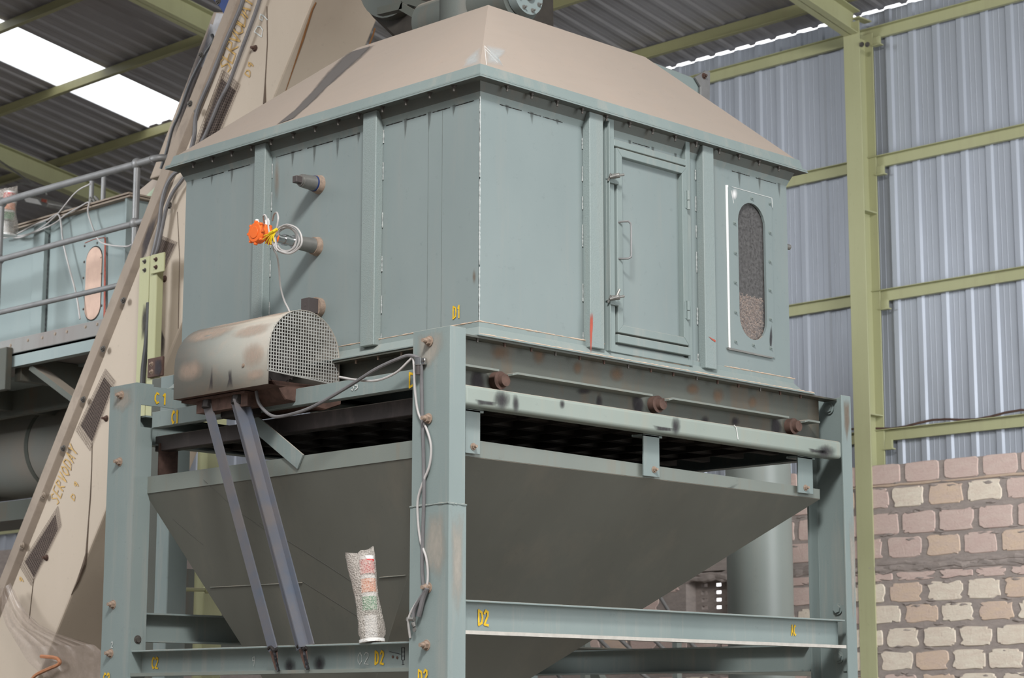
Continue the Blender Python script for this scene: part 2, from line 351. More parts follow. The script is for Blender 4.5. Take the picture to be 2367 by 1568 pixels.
for yy, lab in ((4.2, 'yellow green roof rafter meeting the top of the tall column'), (9.6, 'yellow rafter behind the top of the beige conveyor casing'),
                (14.75, 'yellow rafter low at the left above the floodlight')):
    o = ibeam((-6, yy, rz(-6)-.30), (8.72, yy, rz(8.72)-.30), .22, .15).build('roof_rafter', m_yel); finish(o, '', lab, 'rafter', 'roof rafters')
for yy, lab in ((4.2, 'tall yellow green steel column against the sheet wall and brick wall'), (9.6, None), (14.75, None)):
    t = thing('building_column', (8.85, yy, 0), lab or 'yellow green building column behind the machinery', 'column', 'building columns')
    m = MB(); m.box(8.70, 8.712, yy-.085, yy+.085, 0, 7.62); m.box(8.90, 8.912, yy-.085, yy+.085, 0, 7.55); m.box(8.712, 8.90, yy-.005, yy+.005, 0, 7.5)
    m.build('shaft', m_yel, t, .002)
    if lab:
        for (u, vv) in ((2035, 480), (2040, 955), (2030, 30)):
            z = PX(u, vv, 8.75).z; MB().box(8.712, 8.90, yy-.083, yy-.004, z-.006, z+.006).build('stiffener_plate', m_yel, t)
        for q in ((1992, 103), (2005, 103)): bolt(PX(*q, 8.70), (-1,0,0), t, .018, .014, .01, m_bolt2)
for z, lab in ((7.55, 'top wall girt just under the eave'), (6.37, 'wall girt crossing the sheet wall at the height of the hood eave'),
               (5.17, 'wall girt crossing the sheet wall beside the oval window'), (3.95, 'lowest wall girt running just above the brick wall')):
    t = thing('wall_girt', (8.93, 8, z), 'yellow green '+lab, 'girt', 'girts of the sheet wall')
    m = MB(); m.box(8.925, 8.931, -3, 19.4, z-.048, z+.048); m.box(8.931, 8.965, -3, 19.4, z-.048, z-.042); m.box(8.88, 8.925, -3, 19.4, z+.042, z+.048); m.build('rail', m_yel, t)
    m = MB(); m.box(8.90, 8.925, 4.04, 4.11, z-.12, z-.045); m.box(8.88, 8.93, 4.02, 4.11, z-.13, z-.12); m.build('cleat', m_yel, t)
# torn strip on the lowest girt
mb = MB(); mb.tube([(8.90, 4.6-i*.14, 4.015+.018*math.sin(i*1.1)) for i in range(16)], .01, 6); mb.build('torn_strip', m_rust, None, label='thin brown torn strip lying along the lowest wall girt', cat='strip')
# brick wall -------------------------------------------------------
def brick_wall():
    bx = 8.722; ztop = 3.672; hy0, hy1, hz0, hz1 = 5.66, 6.20, 2.46, 2.86
    mb = MB(); mb.cur = 0
    mb.box(bx, 9.06, -3, hy0, 0, ztop-.01); mb.box(bx, 9.06, hy1, 9.4, 0, ztop-.01); mb.box(bx, 9.06, hy0, hy1, 0, hz0); mb.box(bx, 9.06, hy0, hy1, hz1, ztop-.01)
    mb.box(bx, 9.06, 9.4, 19.4, 0, ztop-.01)
    rows = [(3.507,3.672,'p'),(3.303,3.462,'q'),(3.078,3.249,'p'),(2.883,3.043,'p'),(2.695,2.752,'t'),(2.515,2.664,'c'),(2.340,2.477,'c'),(2.140,2.287,'c'),(1.951,2.101,'c'),(1.77,1.91,'c'),(1.58,1.72,'m'),(1.39,1.53,'m'),(1.20,1.34,'m'),(1.0,1.15,'m'),(.8,.95,'m'),(.6,.75,'m'),(.4,.55,'m'),(.2,.35,'m')]
    rnd = random.Random(11)
    for ri, (z0, z1, k) in enumerate(rows):
        z0 -= .009; z1 += .009 if ri else 0
        y = 9.3-(ri % 2)*.19-rnd.uniform(0, .05)
        while y > -2.9:
            L = rnd.uniform(.315, .355) if k != 't' else rnd.uniform(.28, .42); g = rnd.uniform(.02, .04)
            y1 = y; y0 = y-L; y = y0-g
            if y1 > hy0-.03 and y0 < hy1+.03 and z1 > hz0-.02 and z0 < hz1+.02: continue
            far = y0 > 4.2
            r = rnd.random()
            if k == 'p': c = 1 if r < .86 else 3
            elif k == 'q': c = 1 if r < .55 else (2 if r < .8 else 3)
            elif k == 't': c = 1
            else: c = (1 if r < .7 else (3 if r < .85 else 2)) if far else (2 if r < .72 else (3 if r < .86 else 1))
            cy, cz = (y0+y1)/2, (z0+z1)/2; hy, hz = (y1-y0)/2, (z1-z0)/2; n = 26; rag = .016 if k in 'pq' else .022
            if ri == 0: rag = .006
            P = []; ph = [rnd.uniform(0, 6.28) for _ in range(4)]
            for i in range(n):
                a = 2*math.pi*i/n; ca, sa = math.cos(a), math.sin(a); e = .28 if k in 'pq' else .36
                py = hy*math.copysign(abs(ca)**e, ca); pz = hz*math.copysign(abs(sa)**e, sa)
                w_ = rag*(math.sin(3*a+ph[0])*.4+math.sin(7*a+ph[1])*.35+rnd.uniform(-.5, .5))
                f = 1-max(0, w_)/max(hz, .03)*.9-.02
                P.append((cy+py*f, cz+pz*f))
            mb.cur = c; d = rnd.uniform(.006, .014)
            vs = [(bx-d*.2, a, b) for a, b in P]+[(bx-d, cy+(a-cy)*.965, cz+(b-cz)*.93) for a, b in P]
            mb.add(vs+[(bx-d-.002, cy, cz)], [(i, (i+1) % n, n+(i+1) % n, n+i) for i in range(n)]+[(n+i, n+(i+1) % n, 2*n) for i in range(n)])
    # sandy mortar lines
    mb.cur = 4
    mb.tube([(bx-.004, 9-.12*i, 3.488+rnd.uniform(-.004, .004)+.0) for i in range(98)], [rnd.uniform(.007, .014) for i in range(98)], 6)
    mb.cur = 0
    for zz, rr in ((2.80, .030), (2.835, .02), (2.78, .02)):
        mb.tube([(bx+.008, 9-.07*i, zz+rnd.uniform(-.012, .012)) for i in range(170)], [rr*rnd.uniform(.6, 1.2) for i in range(170)], 7)
    for i in range(260):   # smeared mortar lumps in the joints
        ri = rnd.randrange(1, 10); z = rows[ri][1]+.02*rnd.uniform(-1, 2); y = rnd.uniform(1.8, 6.6)
        if hy0-.05 < y < hy1+.05 and hz0-.05 < z < hz1+.05: continue
        mb.tube([(bx-.006, y+k*.03, z+rnd.uniform(-.006, .006)) for k in range(4)], [.003, rnd.uniform(.005, .012), rnd.uniform(.005, .012), .003], 6)
    o = mb.build('wall_lower', [m_mort, m_pink, m_cream, m_peach, m_ledge], kind='structure'); 
    v = thing('ventilation_block', (8.92, (hy0+hy1)/2, hz0), 'pierced concrete ventilation block with bright slots set in the brick wall', 'vent')
    m = MB(); m.box(8.86, 8.90, hy0, hy1, hz0, hz0+.03); m.box(8.86, 8.90, hy0, hy1, hz1-.10, hz1)
    cols = [(6.13, 6.06), (5.985, 5.90), (5.85, 5.71)]
    ys = [hy1]+[q for c in cols for q in c]+[hy0]; zz = [hz0+.03+i*.0685 for i in range(5)]
    for a, b in zip(ys[0::2], ys[1::2]): m.box(8.86, 8.90, b, a, hz0+.03, hz1-.10)
    for (a, b) in cols:
        for i in range(4):
            z0 = hz0+.03+i*.0675; m.box(8.86, 8.90, b, a, z0, z0+.036)
    m.build('lattice', m_mort, v)
brick_wall()
# ================================================================== the cooler body
W, D, ZB, ZT = 2.15, 2.09, 3.20, 4.235
co = thing('pellet_cooler', (W/2, D/2, 3.0), 'large blue green steel cooler box with a dust covered hood on the near frame', 'industrial cooler')
# side panels with an opening for the inspection window
oc = PY(1736, 540, 0); wl = PY(1705, 630, 0).x; wr = PY(1768, 630, 0).x; wt = PY(1736, 471, 0).z; wb = PY(1736, 786, 0).z
orad = (wr-wl)/2; ocx = (wl+wr)/2
def oval(y, r=None, n=12, k=0):
    r = orad if r is None else r; d = r-orad; pts = []
    for i in range(n+1): a = math.pi*i/n; pts.append(V((ocx+r*math.cos(a), y, wt-orad+r*math.sin(a))))
    for i in range(n+1): a = math.pi+math.pi*i/n; pts.append(V((ocx+r*math.cos(a), y, wb+orad+r*math.sin(a))))
    return pts
mb = MB()
mb.add([(0,0,ZB),(0,D,ZB),(0,D,ZT+.05),(0,0,ZT+.05)], [(0,1,2,3)]); mb.add([(W,0,ZB),(W,D,ZB),(W,D,ZT+.05),(W,0,ZT+.05)], [(0,1,2,3)]); mb.add([(0,D,ZB),(W,D,ZB),(W,D,ZT+.05),(0,D,ZT+.05)], [(0,1,2,3)])
def holed(mb, x0, x1, z0, z1, y, y2):
    """plate with the oval cut out, front face at y, rim running back to y2"""
    ov = oval(y); n = len(ov); top = ov[:n//2]; bot = ov[n//2:]
    def q(*p): mb.add([V((a, y, b)) for a, b in p], [tuple(range(len(p)))])
    q((x0, z0), (wl, z0), (wl, z1), (x0, z1)); q((wr, z0), (x1, z0), (x1, z1), (wr, z1))
    for a, b in zip(top[:-1], top[1:]): q((a.x, a.z), (b.x, b.z), (b.x, z1), (a.x, z1))
    for a, b in zip(bot[:-1], bot[1:]): q((a.x, a.z), (b.x, b.z), (b.x, z0), (a.x, z0))
    for a, b in zip(ov, ov[1:]+ov[:1]): mb.add([a, b, V((b.x, y2, b.z)), V((a.x, y2, a.z))], [(0,1,2,3)])
    for (a, b), (c, d) in (((x0,z0),(x1,z0)), ((x1,z0),(x1,z1)), ((x1,z1),(x0,z1)), ((x0,z1),(x0,z0))): mb.add([(a,y,b),(c,y,d),(c,y2,d),(a,y2,b)], [(0,1,2,3)])
holed(mb, PY(1655, 600, 0).x, W, ZB, ZT+.05, 0, .005)
mb.box(0, PY(1655, 600, 0).x, 0, .005, ZB, ZT+.05)
mb.build('side_panels', m_body, co)
# vertical plate joints on the left face
mb = MB()
for px in (990, 1022): q = PX(px, 400, 0); mb.box(-.0012, .001, q.y-.0012, q.y+.0012, ZB+.02, ZT)
mb.build('plate_seam', plain('dark_seam_line', (.17, .20, .195), .7), co)
weld((-.002, -.002, ZB), (-.002, -.002, ZT), co, [(0,.25),(.26,.62),(.63,.999)], .003)
# flared flanges: profile (out, z) swept round the box with mitred corners
def ringsweep(mb, x0, x1, y0, y1, prof_, closed=True):
    n = len(prof_); vs = []
    for cx_, cy_, sx, sy in ((x0, y0, -1, -1), (x1, y0, 1, -1), (x1, y1, 1, 1), (x0, y1, -1, 1)):
        vs += [(cx_+sx*o_, cy_+sy*o_, z_) for o_, z_ in prof_]
    fs = []
    for c in range(4):
        d = (c+1) % 4
        for i in range(n): j = (i+1) % n; fs.append((c*n+i, c*n+j, d*n+j, d*n+i))
    mb.add(vs, fs)
m_shade_grime = paint('shaded_grimy_flange', (.115, .13, .12), (.075, .082, .076), (.15, .11, .08), .5, .6, .15)  # lip's shade painted on upper flare and underside, with grime; overhead parts share it
mb = MB(); ringsweep(mb, 0, W, 0, D, [(0, 4.200), (.012, 4.228), (.030, 4.268), (.078, 4.268), (.078, 4.275), (.026, 4.275), (0, 4.215)]); mb.mi = [1 if i % 7 in (1, 2) else 0 for i in range(28)]; bf = mb.build('top_flange', [m_frame, m_shade_grime], co)
mb = MB(); ringsweep(mb, 0, W, 0, D, [(.03, 4.277), (.076, 4.277), (.076, 4.284), (.062, 4.284), (.048, 4.335), (.04, 4.335)]); hf = mb.build('hood_flange', m_frame, co)
# dashed weld under the flare
for (u0, u1) in ((640,700),(712,770),(786,832),(893,930),(940,985),(1000,1040),(1052,1095),(470,520),(530,580)):
    a = PX(u0, 300, 0); b = PX(u1, 300, 0); weld((-.001, a.y, 4.198), (-.001, b.y, 4.198), co, None, .0017, m_black)
for (u0, u1) in ((1155,1205),(1220,1250),(1255,1300),(1690,1730),(1745,1790),(1462,1500)):
    a = PY(u0, 300, 0); b = PY(u1, 300, 0); weld((a.x, -.001, 4.198), (b.x, -.001, 4.198), co, None, .0017, m_black)
me_d = (0, 0, -1)
for px in (1172,1229,1288,1346,1402,1455,1508,1560,1608,1661,1706,1752,1797):
    bolt((PY(px, 260, -.055).x, -.055, 4.268), me_d, bf, .0095, .010, .016, m_bolt2)
for px in (1049,993,938,884,830,782,729,679,628,583,538,494,450):
    bolt((-.055, PX(px, 260, -.055).y, 4.268), me_d, bf, .0095, .010, .016, m_bolt2)
rr = random.Random(21); m_run = stainmat('dark_run_mark', (.07, .075, .07), .5)
for px in (1049,993,938,884,830,782,729,679,540,494,450):
    q_ = PX(px, 260, 0).y; h_ = rr.uniform(.05, .14); blot('run_mark', [(-.002, q_+a, 4.21-b*h_) for a, b in ((-.014,-.1),(.012,-.1),(.010,.4),(.003,1),(-.004,.7),(-.012,.4))], m_run, co, (0,0,0), .5)
for px in (1172,1229,1288,1346,1455,1508,1560,1706,1752,1797):
    q_ = PY(px, 260, 0).x; h_ = rr.uniform(.03, .10); blot('run_mark', [(q_+a, -.002, 4.21-b*h_) for a, b in ((-.014,-.1),(.012,-.1),(.010,.4),(.003,1),(-.004,.7),(-.012,.4))], m_run, co, (0,0,0), .5)
for (u, v, a_, b_) in ((1096,640,6,22),(640,410,8,60)): blot('rubbed_mark', PXs(ell(u, v, a_, b_), -.003 if u > 700 else -.0465), m_ruststain, co, (0,0,0), .2)
# hood: a truncated pyramid under thick dust
hz = 4.335; hb = [(-.04,-.04,hz),(W+.04,-.04,hz),(W+.04,D+.04,hz),(-.04,D+.04,hz)]; ht = [(.515,.475,4.862),(1.63,.475,4.862),(1.63,1.40,4.862),(.515,1.40,4.862)]
mb = MB()
def gridface(a, b, c, d, n=14, amp=.004):
    vs = []; rr = random.Random(3)
    for i in range(n+1):
        for j in range(n+1):
            p = V(a).lerp(V(b), i/n).lerp(V(d).lerp(V(c), i/n), j/n); e = 0 if i in (0, n) or j in (0, n) else rr.uniform(-amp, amp)
            nn = (V(b)-V(a)).cross(V(d)-V(a)).normalized(); vs.append(p+nn*e)
    k = n+1; return vs, [(i*k+j, (i+1)*k+j, (i+1)*k+j+1, i*k+j+1) for i in range(n) for j in range(n)]
for i in range(4): j = (i+1) % 4; mb.add(*gridface(hb[i], hb[j], ht[j], ht[i], amp=.0015))
mb.add(ht, [(0,1,2,3)]); hood = mb.build('hood', m_dust, co, smooth=True, label='hood under a thick coat of tan dust')
# ray / plane of the left hood face for the marks on it
def hood_pt(u, v, face=0, off=.002):
    a, b, c = (hb[3], hb[0], ht[0]) if face == 0 else (hb[0], hb[1], ht[1])
    n = (V(b)-V(a)).cross(V(c)-V(a)).normalized(); d = V(ray(u, v)); t = (V(a)-V(CAM)).dot(n)/d.dot(n)
    if n.dot(V(CAM)-V(a)) < 0: n = -n
    return V(CAM)+d*t+n*off
def strip_film(name, left, right, mat, parent, fn, cov=(0,1.1,1.2,1.1,0)):
    vs = []; cv = []
    for (a, b) in zip(left, right):
        for k, c in enumerate(cov): t = k/(len(cov)-1); vs.append(fn(a[0]+(b[0]-a[0])*t, a[1]+(b[1]-a[1])*t)); cv.append(c)
    m = len(cov); fs = [(i*m+k, i*m+k+1, (i+1)*m+k+1, (i+1)*m+k) for i in range(len(left)-1) for k in range(m-1)]
    b_ = MB(); b_.add(vs, fs); o = b_.build(name, mat, parent); at = o.data.attributes.new('cover', 'FLOAT', 'POINT'); at.data.foreach_set('value', cv); return o
strip_film('wiped_strip', [(636,290),(676,258),(716,215),(752,170),(786,135),(806,122)], [(684,272),(716,245),(762,200),(806,162),(846,128),(868,104)], m_wipe, hood, hood_pt)
blot('bare_paint_patch', [hood_pt(*p, 0) for p in [(1114,105),(1114,150),(1085,158),(1066,160),(1074,138),(1090,122)]], m_scuff, hood, (0,0,0), .4)
blot('bare_paint_patch', [hood_pt(*p, 1) for p in [(1120,102),(1140,105),(1172,112),(1168,125),(1150,140),(1165,158),(1120,150)]], m_scuff, hood, (0,0,0), .5)
mb = MB()
for a, b in (((1121,108),(1155,140)),((1122,115),(1150,145)),((1120,106),(1124,150))): mb.tube([hood_pt(*a, 1, .001), hood_pt(*b, 1, .001)], .0013, 4)
mb.build('scratch', m_white, hood)
# bottom flare and lip
mb = MB(); ringsweep(mb, 0, W, 0, D, [(0, 3.222), (.012, 3.222), (.012, 3.20), (.05, 3.152), (.085, 3.152), (.085, 3.144), (.045, 3.144), (0, 3.19)]); lf = mb.build('bottom_flange', m_frame, co, .0015)
mb = MB()
def sandline(a, b, r, n): mb.tube([V(a).lerp(V(b), i/n) for i in range(n+1)], [r*random.uniform(.35, 1.3) for i in range(n+1)], 5)
sandline((-.012,-.012,3.223), (.95,-.012,3.223), .0035, 70); sandline((1.62,-.012,3.223), (W+.02,-.012,3.223), .0035, 45); sandline((-.012,-.012,3.223), (-.012, D,3.223), .0032, 120)
sandline((-.08,-.083,3.152), (W+.08,-.083,3.152), .003, 160); sandline((.95,-.02,3.19), (1.35,-.02,3.188), .003, 30)
mb.build('sand_line', m_ledge, lf)
for i, px in enumerate((1103,1166,1228,1284,1340,1396,1452,1504,1556,1610,1658,1706,1756,1802,1849)):
    bolt((PY(px, 850, -.06).x, -.06, 3.144), me_d, lf, .0095, .010, .015, m_rust if i % 3 else m_bolt2)
for px in (823,874,928): bolt((-.06, PX(px, 830, -.06).y, 3.144), me_d, lf, .0095, .010, .015)
# ribs
def rib_left(u0, u1):
    p = PX(u0, 400, -.045).y; q = PX(u1, 400, -.045).y
    MB().box(-.045, 0, q, p, 3.195, 4.268).build('stiffening_rib', m_rib, co, .003); return q
q = rib_left(587, 612); weld((-.003, q-.004, 3.2), (-.003, q-.004, 4.2), co, [(.03,.12),(.2,.3),(.42,.5),(.56,.62),(.74,.83),(.9,.97)], .003)
q = rib_left(837, 868); weld((-.003, q-.004, 3.2), (-.003, q-.004, 4.2), co, [(0,.05),(.14,.22),(.33,.4),(.53,.6),(.75,.83),(.92,.98)], .003)
def rib_right(u0, u1):
    a = PY(u0, 500, -.045).x; b = PY(u1, 500, -.045).x
    MB().box(a, b, -.045, 0, 3.19, 4.268).build('stiffening_rib', m_rib, co, .003); return a, b
a, b = rib_right(1364, 1396); weld((a-.004, -.003, 3.2), (a-.004, -.003, 4.2), co, [(0,.06),(.2,.28),(.45,.55),(.62,.68),(.75,.82),(.9,.95)], .003)
m_redst = stainmat('red_primer_smear', (.42, .08, .05), 1.0)
blot('red_primer_streak', PYs([(1363,722),(1371,721),(1371,750),(1369,775),(1367,822),(1363,822),(1362,760)], -.046), m_redst, co, (0,-.001,0), .6)
a, b = rib_right(1627, 1652); weld((a-.008, -.003, 3.2), (a-.008, -.003, 4.2), co, [(0,.06),(.2,.28),(.45,.55),(.62,.68),(.75,.82),(.9,.95)], .003)
blot('red_primer_streak', PYs([(1636,777),(1655,787),(1654,792),(1646,787)], -.046), m_redst, co, (0,-.001,0), .8)
# wide upright angles and frame about the door
mb = MB()
x0 = PY(1402, 500, -.03).x; x1 = PY(1421, 500, -.03).x
mb.box(x0, x1, -.03, 0, 3.19, 4.268); mb.box(x0-.0, x0+.004, -.05, -.03, 3.19, 4.25)
xa = PY(1587, 500, -.03).x; xb = PY(1597, 500, -.03).x; mb.box(xa, xb, -.03, 0, 3.19, 4.268)
z1 = PY(1421, 328, -.03).z; z2 = PY(1421, 343, -.03).z; zs = PY(1421, 770, -.03).z; zs2 = PY(1421, 792, -.03).z
mb.box(x1, xa, -.03, 0, z2+.012, z1+.012); mb.box(x1, xa, -.045, 0, zs2, zs-.006); mb.box(x1, xa, -.03, 0, 3.19, 3.225)
mb.build('door_surround', m_frame, co, .002)
weld((x0-.006, -.003, 3.2), (x0-.006, -.003, 4.2), co, [(0,.08),(.22,.3),(.4,.5),(.62,.72),(.8,.85)], .003)
# access door
dz0, dz1 = zs+.004, z2+.002; dx0, dx1 = x1+.006, xa-.004; fw = .036
door = MB().box(dx0+fw, dx1-fw, -.012, -.004, dz0+fw, dz1-fw).build('access_door', m_body, co)
mb = MB()
for pts in ([(dx0, dz0), (dx1, dz0), (dx1-fw, dz0+fw), (dx0+fw, dz0+fw)], [(dx1, dz0), (dx1, dz1), (dx1-fw, dz1-fw), (dx1-fw, dz0+fw)],
            [(dx1, dz1), (dx0, dz1), (dx0+fw, dz1-fw), (dx1-fw, dz1-fw)], [(dx0, dz1), (dx0, dz0), (dx0+fw, dz0+fw), (dx0+fw, dz1-fw)]):
    mb.slab([(x, -.040, z) for x, z in pts], (0, .036, 0))
mb.build('door_frame', m_frame, door, .002)
h = [PY(1433, 515, -.042), PY(1445, 513, -.085), PY(1456, 517, -.085), PY(1456, 588, -.085), PY(1448, 596, -.085), PY(1433, 598, -.042)]
hx, hz0_, hz1_ = h[0].x, h[5].z, h[0].z
mb = MB(); mb.tube([(hx-.008,-.035,hz1_), (hx+.0,-.055,hz1_+.003), (hx+.016,-.078,hz1_+.004), (hx+.026,-.084,hz1_-.006), (hx+.027,-.085,hz1_-.02), (hx+.027,-.085,hz0_+.02), (hx+.026,-.084,hz0_+.006), (hx+.016,-.078,hz0_-.002), (hx,-.055,hz0_-.002), (hx-.008,-.035,hz0_)], .0048, 8)
mb.build('handle', m_galv, door, smooth=True, label='grey bent rod door handle')
for (u, v) in ((1591, 463), (1591, 718)):
    p = PY(u, v, -.045); k = MB(); k.cyl((p.x, -.045, p.z-.045), (p.x, -.045, p.z-.003), .0085, 10); k.cyl((p.x, -.045, p.z+.001), (p.x, -.045, p.z+.045), .0085, 10); k.box(p.x-.02, p.x, -.042, -.036, p.z-.04, p.z+.04)
    k.build('hinge', m_frame, door, smooth=True)
for (u, v, up) in ((1413, 410, 0), (1413, 691, 1)):
    p = PY(u, v, -.045); lt = MB(); lt.box(p.x-.012, p.x+.048, -.048, -.038, p.z-.026, p.z+.012)
    lt.slab([(p.x-.02, -.05, p.z-.01), (p.x+.048, -.05, p.z-.028), (p.x+.048, -.044, p.z-.022), (p.x-.02, -.044, p.z-.004)], (0, .02, 0))
    latch = lt.build('latch', m_frame, door, .0015)
    k = MB(); k.cyl((p.x-.01, -.05, p.z+.0), (p.x+.012, -.085, p.z+.004), .012, 10); k.tube([(p.x-.03,-.062,p.z-.008), (p.x-.01,-.075,p.z+.0), (p.x+.01,-.08,p.z+.004), (p.x+.04,-.085,p.z+.012)], .0062, 7)
    if up: k.tube([(p.x,-.076,p.z), (p.x+.006,-.08,p.z+.022), (p.x+.016,-.082,p.z+.04)], .006, 7)
    k.tube([(p.x-.022,-.045,p.z-.02), (p.x-.018,-.06,p.z+.012)], .005, 7)
    k.build('wing_nut', m_pipe, latch, smooth=True)
mb = MB(); mb.slab([(x1, -.008, 3.225), (xa, -.008, 3.225), (xa, -.008, zs2), (x1, -.008, zs2)], (0, .004, 0)); mb.build('lower_infill', m_body, co)
# inspection window
px0 = PY(1686, 600, -.006).x; px1 = PY(1786, 600, -.006).x; pz1 = PY(1735, 447, -.006).z; pz0 = PY(1735, 817, -.006).z
mb = MB(); holed(mb, px0, px1, pz0, pz1, -.008, -.001); wf = mb.build('window_plate', m_body, co)
for (u, v) in ((1737,459),(1779,471),(1697,516),(1779,538),(1699,585),(1779,605),(1699,653),(1779,671),(1700,722),(1780,738),(1700,790),(1741,798),(1781,805)):
    bolt(PY(u, v, -.008), (0,-1,0), wf, .0075, .006, .006, m_frame)
mb = MB(); mb.slab([V((p.x, .010, p.z)) for p in oval(0, orad+.01)], (0, .002, 0)); mb.build('window_pane', m_pane, wf, label='dusty clear pane of the oval window')
MB().slab(PYs([(1676.5,428),(1682,428),(1688,806),(1684,806)], -.001), (0, -.003, 0)).build('white_paint_strip', m_wpaint, co, label='bright white strip beside the window plate')
mb = MB(); P = PYs([(1684,803),(1787,826),(1787,829),(1684,808)], -.012); mb.slab(P, (0,.008,0)); mb.build('torn_tape', m_pipe, wf)
mb = MB()
for a, b in (((1692,432),(1784,458)), ((1784,458),(1786,480)), ((1690,440),(1696,470))): mb.tube([PY(*a, -.009), PY(*b, -.009)], .0012, 4)
mb.build('scratch', m_white, wf); blot('white_smear', PYs(ell(1697, 449, 8, 15), -.009), stainmat('white_smear_paint', (.85, .85, .85), .9), wf, (0,-.001,0), .3)
blot('soot_streak', PYs([(1780,760),(1784,745),(1786,775),(1784,808),(1779,812),(1778,785)], -.009), m_soot, wf, (0,-.001,0), .5)
# dark chamber behind the glass with pellets banked against it
mb = MB(); mb.add([(wl-.03,.30,wb-.03),(wr+.03,.30,wb-.03),(wr+.03,.30,wt+.03),(wl-.03,.30,wt+.03),(wl-.03,.012,wb-.03),(wr+.03,.012,wb-.03),(wr+.03,.012,wt+.03),(wl-.03,.012,wt+.03)],
   [(0,1,2,3),(0,4,5,1),(1,5,6,2),(2,6,7,3),(3,7,4,0)]); mb.build('inner_chamber', m_dark, co)
m_pel = [plain('pale_pellet', (.78, .60, .49), .85, 0, .3, 90), plain('brown_pellet', (.55, .40, .32), .85, 0, .3, 90)]
mb = MB(); rr = random.Random(5); zl, zr = PY(1705, 676, .02).z, PY(1768, 692, .02).z
for i in range(1500):
    x = rr.uniform(wl-.01, wr+.01); top = zl+(zr-zl)*(x-wl)/(wr-wl)+.004*math.sin(x*120); z = rr.uniform(wb-.01, top)
    y = rr.uniform(.018, .032); a = rr.uniform(0, 6.28); L = rr.uniform(.004, .009); d = V((math.cos(a), rr.uniform(-.4, .4), math.sin(a)))*L
    mb.cur = 0 if rr.random() < .72 else 1; mb.cyl(V((x, y, z))-d*.5, V((x, y, z))+d*.5, .0021, 6)
mb.cur = 1; mb.box(wl-.02, wr+.02, .034, .06, wb-.02, min(zl, zr)-.003)
mb.build('feed_pellets', m_pel, None, label='pale brown feed pellets banked behind the oval inspection window', cat='pellets', kind='stuff')
# pipe stubs
def stub(u, v, L, plug=True):
    p = PX(u, v, 0); y, z = p.y, p.z; m = MB(); m.cyl((0,y,z), (-.028,y,z), .045, 22, .04); m.build('pipe_collar', m_bolt, co, smooth=True, label='dust caked collar of a pipe stub')
    m = MB(); m.cyl((-.028,y,z), (-L,y,z), .036, 24, .031); s = m.build('pipe_stub', m_pipe, co, smooth=True)
    return y, z, s
y, z, s = stub(738, 427, .10)
MB().cyl((-.026,y,z), (-.036,y,z), .0375, 24).build('blue_band', m_bluep, s, smooth=True)
MB().cyl((-.098,y,z), (-.108,y,z), .030, 22).cyl((-.108,y,z), (-.116,y,z), .026, 20).build('plug', m_pipe, s, smooth=True)
m = MB(); m.box(-.148, -.110, y-.016, y+.016, z-.016, z+.016); m.build('square_plug_head', m_raw, s, .002)
y2, z2_, s2 = stub(733, 570, .125)
# third, half hidden behind the guard: square block on a flange
p = PX(738, 712, 0); m = MB(); m.cyl((0,p.y,p.z), (-.03,p.y,p.z), .046, 20); m.build('pipe_collar', m_bolt, co, smooth=True)
m = MB(); m.box(-.085, -.03, p.y-.028, p.y+.028, p.z-.034, p.z+.034); m.cyl((-.0852,p.y,p.z), (-.086,p.y,p.z), .006, 10); m.build('square_boss', m_raw, co, .004)
# painted marks
mark('D1', PX(1048, 737, -.001), (0,-1,0), (0,0,1), .052, m_ymark, co, .15, .85, wid=.6)
# ================================================================== slotted skid under the body
sk = thing('cooler_skid', (W/2, 0, 2.85), 'stained green steel skid of the cooler with three brown roller ends in its slots', 'skid')
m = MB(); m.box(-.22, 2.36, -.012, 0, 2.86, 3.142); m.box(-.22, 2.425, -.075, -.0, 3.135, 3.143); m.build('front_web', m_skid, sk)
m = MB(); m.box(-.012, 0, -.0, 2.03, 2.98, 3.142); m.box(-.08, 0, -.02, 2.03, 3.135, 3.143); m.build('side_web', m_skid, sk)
zl0 = 3.004
m = MB()
def ledge(u0, u1, bend0=0, bend1=0):
    a = PY(u0, 900, -.09).x; b = PY(u1, 900, -.09).x
    pts = [(a, zl0-bend0), (a+.03, zl0), (b-.03, zl0), (b, zl0-bend1)]
    for (p, q) in zip(pts[:-1], pts[1:]): m.slab([(p[0], -.092, p[1]), (q[0], -.092, q[1]), (q[0], -.012, q[1]), (p[0], -.012, p[1])], (0,0,.009))
ledge(1060, 1153); ledge(1184, 1508, .008, 0); ledge(1545, 1822, .008, 0); ledge(1858, 1893, .008, 0); m.build('ledge_angle', m_band, sk)
for (u, v) in ((1165, 879), (1529, 934), (1843, 985)):
    p = PY(u, v, -.06); k = MB(); k.cyl((p.x-.004,-.0,p.z), (p.x-.004,-.046,p.z), .039, 22); rl = k.build('roller_washer', m_rust, sk, smooth=True)
    k = MB(); k.cyl((p.x+.006,-.046,p.z), (p.x+.006,-.066,p.z), .029, 22, .026); k.build('roller_end', m_rust, rl, smooth=True)
    blot('soot', [(p.x-.11+a*.05, -.013, p.z+b*.06-.01) for a, b in ell(0, 0, 1, 1)], m_soot, sk, (0,-.001,0), .5)
for u, v, r1, r2 in ((1155,815,26,22),(1245,820,18,30),(1335,850,16,20),(1425,865,22,24),(1660,915,16,24),(1740,930,14,20),(1600,900,20,16)):
    blot('rust_bloom', PYs(ell(u, v, r1, r2), -.013), m_ruststain, sk, (0,-.001,0), .3)
for u, v, r1, r2 in ((1385,930,10,22),(1475,950,9,20),(1350,905,22,10),(1630,975,14,16),(1700,975,12,14)):
    blot('soot', PYs(ell(u, v, r1, r2), -.013), m_soot, sk, (0,-.0015,0), .3)
